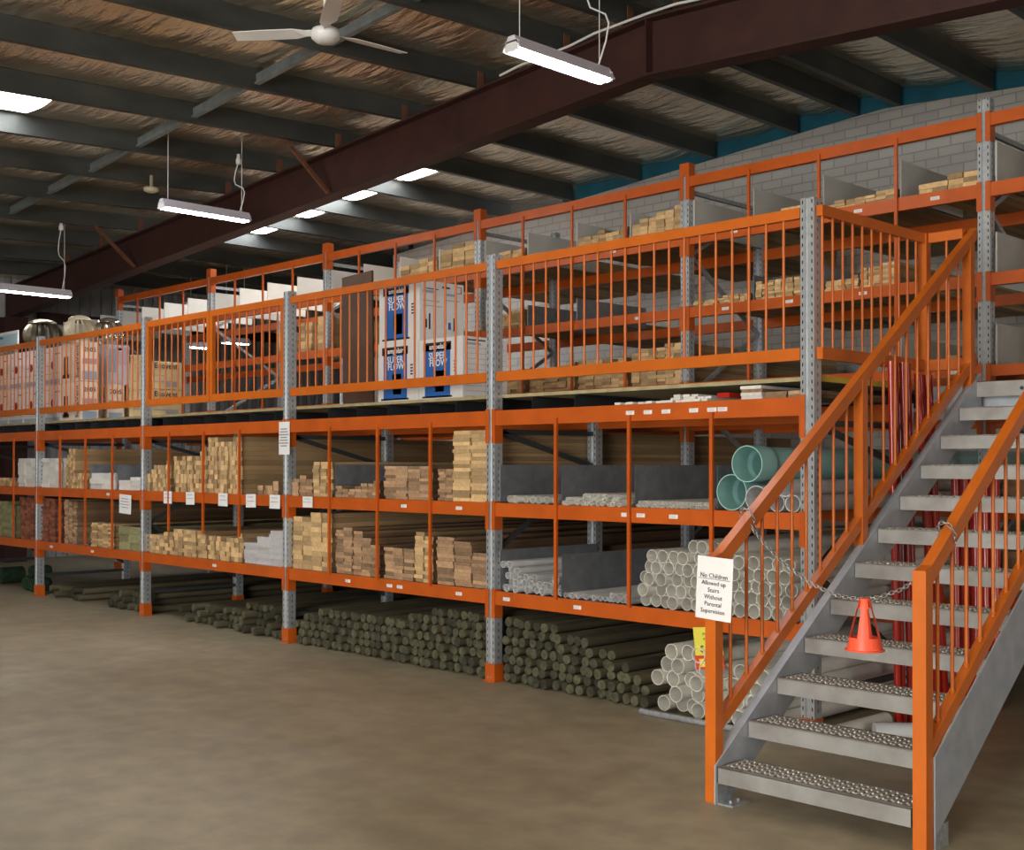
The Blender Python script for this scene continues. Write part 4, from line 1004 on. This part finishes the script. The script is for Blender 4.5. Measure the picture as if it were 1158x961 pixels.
low('pine_lath', 'pine lath in the second bay shelf, dim, behind the cartons', 'laths behind cartons', b[3] + .12, b[3] + .69, 2.98, (3.10, 3.16), .09, .03)
# dark stock in the lower rear rack
for k, (xa, xb, z, tp) in enumerate(((b[2] + .12, b[2] + 1.3, Z1, .98), (b[2] + 1.42, b[2] + 2.6, Z1, .94), (b[1] + .15, b[1] + 1.3, Z1, 1.0), (b[1] + .15, b[1] + 1.3, Z2, 1.6))):
    low('stored_board', 'dim stored board in the lower rear rack, pile %s' % ['behind the white pipes', 'behind the newel', 'under the landing', 'upper, under the landing'][k], 'stored boards %s' % 'abcd'[k], xa, xb, z, (tp, tp), .19, .045, kind='hard', L=2.4, y0=D2 + 2.0 if k < 2 else D2 + .03)

# ------------------------------------------------------------------ cartons on the deck
def carton(name, x, y, z, w, d, h, m, label, cat, panels=(), texts=(), group=None, rz=0.0, side=(), side_texts=(), dot=False):
    """panels: (x0,x1,z0,z1,material) as fractions of the front; texts: (string,size,fx,fz,mat,rot)"""
    root = empty(name, (x + w / 2, y + d / 2, z), label, cat, group)
    mb = MB(); mb.box(x, x + w, y, y + d, z, z + h, 0, .006); body = build('body', mb, m, root)
    mb = MB(); mb.box(x + .001, x + w - .001, y + d / 2 - .004, y + d / 2 + .004, z + h - .0005, z + h + .001); build('top_seam', mb, GREYP, root)
    for (a, b_, c, e, pm) in panels:
        mb = MB(); mb.box(x + w * a, x + w * b_, y - .0012, y - .0002, z + h * c, z + h * e); build('printed_panel', mb, pm, root)
    if dot:
        mb = MB(); mb.lathe([(.052, -.0015), (.05, 0), (0, 0)], 20); M3 = Matrix.Rotation(PI / 2, 4, 'X')
        mb.v = [M3 @ v + Vector((x + w * .5, y - .001, z + h * .52)) for v in mb.v]; build('red_dot', mb, REDDOT, root)
    for t in texts:
        s, size, fx, fz, tm = t[:5]; rot = t[5] if len(t) > 5 else 0
        me = text_mesh(s, size, tm, bold=.0012)
        o = place('lettering', me, (x + w * fx, y - .003, z + h * fz), root)
        if rot: o.rotation_euler = (0, -rot, 0)
    for (a, b_, c, e, pm) in side:      # print on the right-hand side
        mb = MB(); mb.box(x + w + .0002, x + w + .0012, y + d * a, y + d * b_, z + h * c, z + h * e); build('side_print', mb, pm, root)
    for (s, size, fy, fz, tm) in side_texts:
        o = place('lettering', text_mesh(s, size, tm, bold=.0012), (x + w + .003, y + d * fy, z + h * fz), root); o.rotation_euler = (0, 0, PI / 2)
    return root
CH = .507
def fan_panels(): return [(.14, .72, .06, .90, BLUE), (.10, .74, .80, .935, BLACKP), (.08, .76, .045, .075, BLACKP), (.36, .58, .20, .48, GREYP), (.44, .52, .33, .45, REDDOT), (.38, .58, .14, .28, WHITEP), (.80, .86, .60, .625, BLACKP), (.80, .86, .55, .575, BLACKP), (.80, .86, .50, .525, BLACKP), (.80, .86, .45, .475, BLACKP)]
FT = [('SUPER', .078, .43, .715, WHITEP), ('FLOW', .078, .45, .60, WHITEP), ('ampelair', .062, .44, .865, WHITEP)]
SIDE = [(.08, .42, .86, .875, BLACKP), (.5, .68, .90, .93, BLACKP), (.06, .35, .80, .84, BLUEGREY), (.60, .80, .78, .82, BLUEGREY), (.06, .44, .66, .675, GREYP), (.55, .90, .70, .715, GREYP), (.06, .5, .58, .59, GREYP), (.2, .235, .2, .46, BLACKP), (.10, .16, .22, .36, BLACKP), (.76, .785, .2, .42, BLACKP), (.64, .70, .22, .34, BLUE), (.80, .82, .84, .95, REDDOT), (.93, .95, .84, .95, REDDOT), (.80, .95, .945, .955, REDDOT), (.80, .95, .84, .85, REDDOT)]
TABLE = [(.06, .96, .05 + .085 * i, .056 + .085 * i, GREYP) for i in range(10)] + [(.5, .508, .1, .84, GREYP), (.08, .40, .87, .90, BLUEGREY), (.6, .9, .86, .90, REDDOT), (.08, .5, .935, .955, BLACKP)]
carton('fan_carton', -8.185, 6.42, ZD + .001, .54, .49, CH, CARTON_W, 'white carton with blue panel, bottom left of the fan carton stack', 'box', fan_panels(), FT, 'fan cartons', side=SIDE)
carton('fan_carton', -7.64, 6.42, ZD + .001, .54, .49, CH, CARTON_W, 'white carton with blue panel and ruled side, bottom right of the fan carton stack', 'box', fan_panels(), FT, 'fan cartons', side=TABLE)
carton('fan_carton', -8.185, 6.43, ZD + .003 + CH, .54, .49, CH, CARTON_W, 'white carton with blue panel, standing on top of the other fan cartons', 'box', fan_panels(), FT, 'fan cartons', side=SIDE)
# leaning brown board
root = empty('leaning_panel', (-8.79, 6.66, ZD), 'tall dark brown board leaning behind the railing left of the cartons', 'board')
mb = MB(); vs = []
for (zz, dx, yy) in ((0, 0, 0), (1.23, -.155, .10)):
    for x in (-.225 + dx, .225 + dx):
        for t in (0, .022): vs.append((-8.79 + x, 6.66 + yy + t, ZD + .001 + zz + (.02 if x > dx else 0) * (zz > 0)))
mb.add(vs, [(0, 2, 6, 4), (1, 5, 7, 3), (0, 4, 5, 1), (2, 3, 7, 6), (0, 1, 3, 2), (4, 6, 7, 5)]); build('board', mb, BROWNBOARD, root)
carton('picture_carton', -10.0, 7.35, ZD + .001, .36, .22, .56, CARTON_W, 'white carton with a dark picture, left of the leaning brown board', 'box', [(.38, .85, .36, .72, mat('dusk_print', (.09, .06, .10), .6)), (.38, .85, .30, .34, BLACKP), (.38, .85, .20, .22, BLACKP), (.42, .9, .08, .12, BLACKP), (.06, .16, .2, .9, BLUEGREY)])
# tan cartons with lettering on the side, behind the gate
for k in range(2):
    carton('vent_carton', -12.78, 6.455, ZD + .001 + k * .315, .48, .39, .31, CARTON_T, 'tan carton with lettered side behind the gate, %s of two' % ['lower', 'upper'][k], 'box',
           [(.2, .5, .3, .34, GREYP), (.5, .8, .55, .60, GREYP)], (), 'vent cartons behind the gate', side=[(.12, .5, .25, .30, GREYP), (.5, .9, .10, .3, GREYP), (.06, .45, .48, .51, GREYP)], side_texts=[('Ecovent', .088, .5, .84, BLACKP)])
# the long row of cartons on the left
YC = 6.45
for k in range(2):
    z = ZD + .001 + k * .475
    lab = ['lower', 'upper'][k]
    for j, x in enumerate((-16.65, -16.17, -15.69, -15.04)):
        carton('cowl_carton', x, YC, z, .47, .45, .47, CARTON_W if j else CARTON_P, 'white carton with dark red dot, %s row, %s' % (lab, ['at the left picture edge', 'third left of the tall lettered cartons', 'just left of the railing post', 'between railing post and tall cartons'][j]), 'box',
               [(.05, .95, .02, .14, BLUEGREY), (.10, .34, .50, .52, GREYP), (.66, .95, .80, .83, REDDOT), (.08, .5, .28, .30, GREYP), (.08, .3, .86, .88, GREYP), (.7, .92, .30, .32, GREYP)], (), 'red dot cartons', dot=True)
PINKP = mat('pink_print', (.45, .25, .25), .7)
for (x, y, w, top) in ((-14.54, YC, .53, 2), (-14.78, 6.90, .54, 1)):
    for k in range(top):
        carton('turbine_carton', x, y, ZD + .001 + k * .485, w, .225, .48, CARTON_P, 'pale carton with sideways lettering, ' + ('single one standing further back' if top == 1 else ['lower of the tall pair', 'upper of the tall pair'][k]), 'box',
               [(.12, .34, .14, .66, BROWNBOARD), (.06, .40, .10, .2, BROWNBOARD), (.62, .66, .05, .95, CARTON_W)],
               [('SupaVent', .105, .83, .50, MAROON, PI / 2)], 'tall lettered cartons', side=[(.10, .90, .04, .26, BLUEGREY), (.1, .9, .44, .58, PINKP)], side_texts=[('2005', .08, .5, .80, BLACKP)])
for k in range(2):
    carton('tan_carton', -14.80, 7.25, ZD + .001 + k * .44, .50, .25, .435, CARTON_T, 'tan carton behind the bluish glossy carton, %s of two' % ['lower', 'upper'][k], 'box', (), (), 'tan cartons', side=[(.2, .8, .3, .34, GREYP), (.2, .8, .5, .54, GREYP)])
carton('glossy_carton', -14.80, 6.92, ZD + .483 + .002, .50, .30, .50, mat('lilac_carton', (.50, .50, .56), .5, var=.08), 'bluish glossy carton on top, behind the tall lettered cartons', 'box', [(.15, .45, .3, .9, BLUEGREY)], side=[(.1, .45, .3, .9, BLUEGREY), (.5, .9, .5, .95, mat('lilac_print', (.42, .38, .50), .5)), (.52, .7, .86, .92, BLUE)])
# poster board
root = empty('picture_board', (-16.65, 6.62, ZD + .951), 'landscape picture board standing on cartons at the left picture edge', 'picture')
mb = MB(); mb.box(-17.1, -16.30, 6.62, 6.635, ZD + .949, 3.42); build('board', mb, CARTON_W, root)
mb = MB(); mb.box(-17.06, -16.30, 6.618, 6.6195, ZD + 1.0, 3.38); build('sky_print', mb, mat('pale_blue_print', (.34, .50, .54), .5), root)
mb = MB(); mb.add([(-17.06, 6.617, 3.10), (-16.55, 6.617, 3.16), (-16.32, 6.617, 3.14), (-16.55, 6.617, 3.09), (-16.6, 6.617, 3.07)], [(0, 4, 3, 2, 1)]); build('boat_print', mb, mat('green_print', (.10, .20, .14), .6), root)
mb = MB(); mb.box(-17.05, -16.8, 6.6165, 6.6175, 3.33, 3.36); build('print_line', mb, BLUE, root)

# turbine ventilators
def turbine(c, r, m, lab):
    x, y, z = c; root = empty('turbine_ventilator', c, lab, 'roof ventilator', 'turbine ventilators')
    mb = MB(); mb.lathe([(r * .62, 0), (r * .62, r * .30), (r * .78, r * .36), (r * .78, r * .42), (0, r * .42)], 28, c); build('throat', mb, m, root)
    mb = MB(); n = 18; R0 = r; H = r * 1.15; base = r * .42
    for k in range(n):
        a0 = 2 * PI * k / n; vs = []
        for i in range(9):
            t = i / 8; rr = R0 * (math.sin(PI * (.22 + .66 * t)) ** .55) * (1 if t < .9 else .85); zz = z + base + H * t
            tw = .22 * math.sin(PI * t)
            for da, dr in ((0, 0), (.17, -.16 * r)):
                vs.append((x + (rr + dr) * math.cos(a0 + da + tw * .3), y + (rr + dr) * math.sin(a0 + da + tw * .3), zz))
        mb.add(vs, [(2 * i, 2 * i + 1, 2 * i + 3, 2 * i + 2) for i in range(8)], 0, True)
    build('vanes', mb, m, root)
    mb = MB(); mb.lathe([(r * .72, -.02), (r * .70, .0), (r * .5, .03), (r * .2, .045), (0, .05)], 28, (x, y, z + base + H)); build('cap', mb, m, root)
    mb = MB(); mb.lathe([(r * .80, 0), (r * .84, .015), (r * .80, .03)], 28, (x, y, z + base - .005)); build('rim', mb, m, root)
turbine((-15.62, 6.67, ZD + .949), .25, VENT_DARK, 'dull dark steel turbine ventilator on the left cartons')
turbine((-14.28, 6.56, ZD + .968), .19, VENT_CREAM, 'cream turbine ventilator standing on the tall lettered cartons')
turbine((-14.55, 7.07, ZD + .987), .20, VENT_BRIGHT, 'shiny steel turbine ventilator on the bluish carton, nearest the gate')

# ------------------------------------------------------------------ red tubes behind the stairs
def red_tube(p, q, r=.022):
    mb = MB(); mb.tube([p, q], r, 12); return mb
for i, (yb, yt) in enumerate(((6.84, 6.83), (6.92, 6.90), (7.00, 6.98), (7.08, 7.06), (7.35, 7.17), (7.40, 7.23), (7.45, 7.29), (7.50, 7.35))):
    z1 = 2.18 if i > 3 else 2.24
    mb = red_tube((-3.60 - .012 * (i % 2), yb, .0), (-3.64 - .012 * (i % 2), yt, z1)); tag(build('red_tube', mb, RED_TUBE), 'glossy red tube standing in the %s bunch left of the stairs' % ('straight' if i < 4 else 'leaning'), 'tube', 'straight red tubes' if i < 4 else 'leaning red tubes')
for i in range(5):
    mb = red_tube((-3.70 + i * .068, 7.85, 0), (-3.76 + i * .068, 7.95, 1.56 + .02 * (i % 3)), .031); tag(build('red_tube', mb, RED_TUBE), 'glossy red tube standing under the stair landing', 'tube', 'red tubes under the landing')
# pallet and roll at the right edge
root = empty('timber_pallet', (-2.3, 7.9, 0), 'timber pallet on the floor beyond the stairs at the right edge', 'pallet')
for k in range(3):
    mb = MB(); mb.box(-2.9, -1.7, 7.5 + k * .36, 7.6 + k * .36, .022, .10); build('bearer', mb, PINE_S, root)
for k in range(6):
    mb = MB(); mb.box(-2.9 + k * .22, -2.8 + k * .22, 7.48, 8.34, .10, .12); build('top_slat', mb, PINE_S, root)
for k in range(3):
    mb = MB(); mb.box(-2.9, -1.7, 7.48 + k * .36, 7.58 + k * .36, 0, .022); build('bottom_slat', mb, PINE_S, root)
mb = MB(); mb.tube([(-2.85, 7.75, .23), (-1.8, 7.75, .23)], .105, 18); tag(build('wrapped_roll', mb, mat('grey_wrap', (.25, .28, .28), .4, var=.3, bump=.5)), 'grey wrapped roll lying on the pallet beyond the stairs', 'roll')
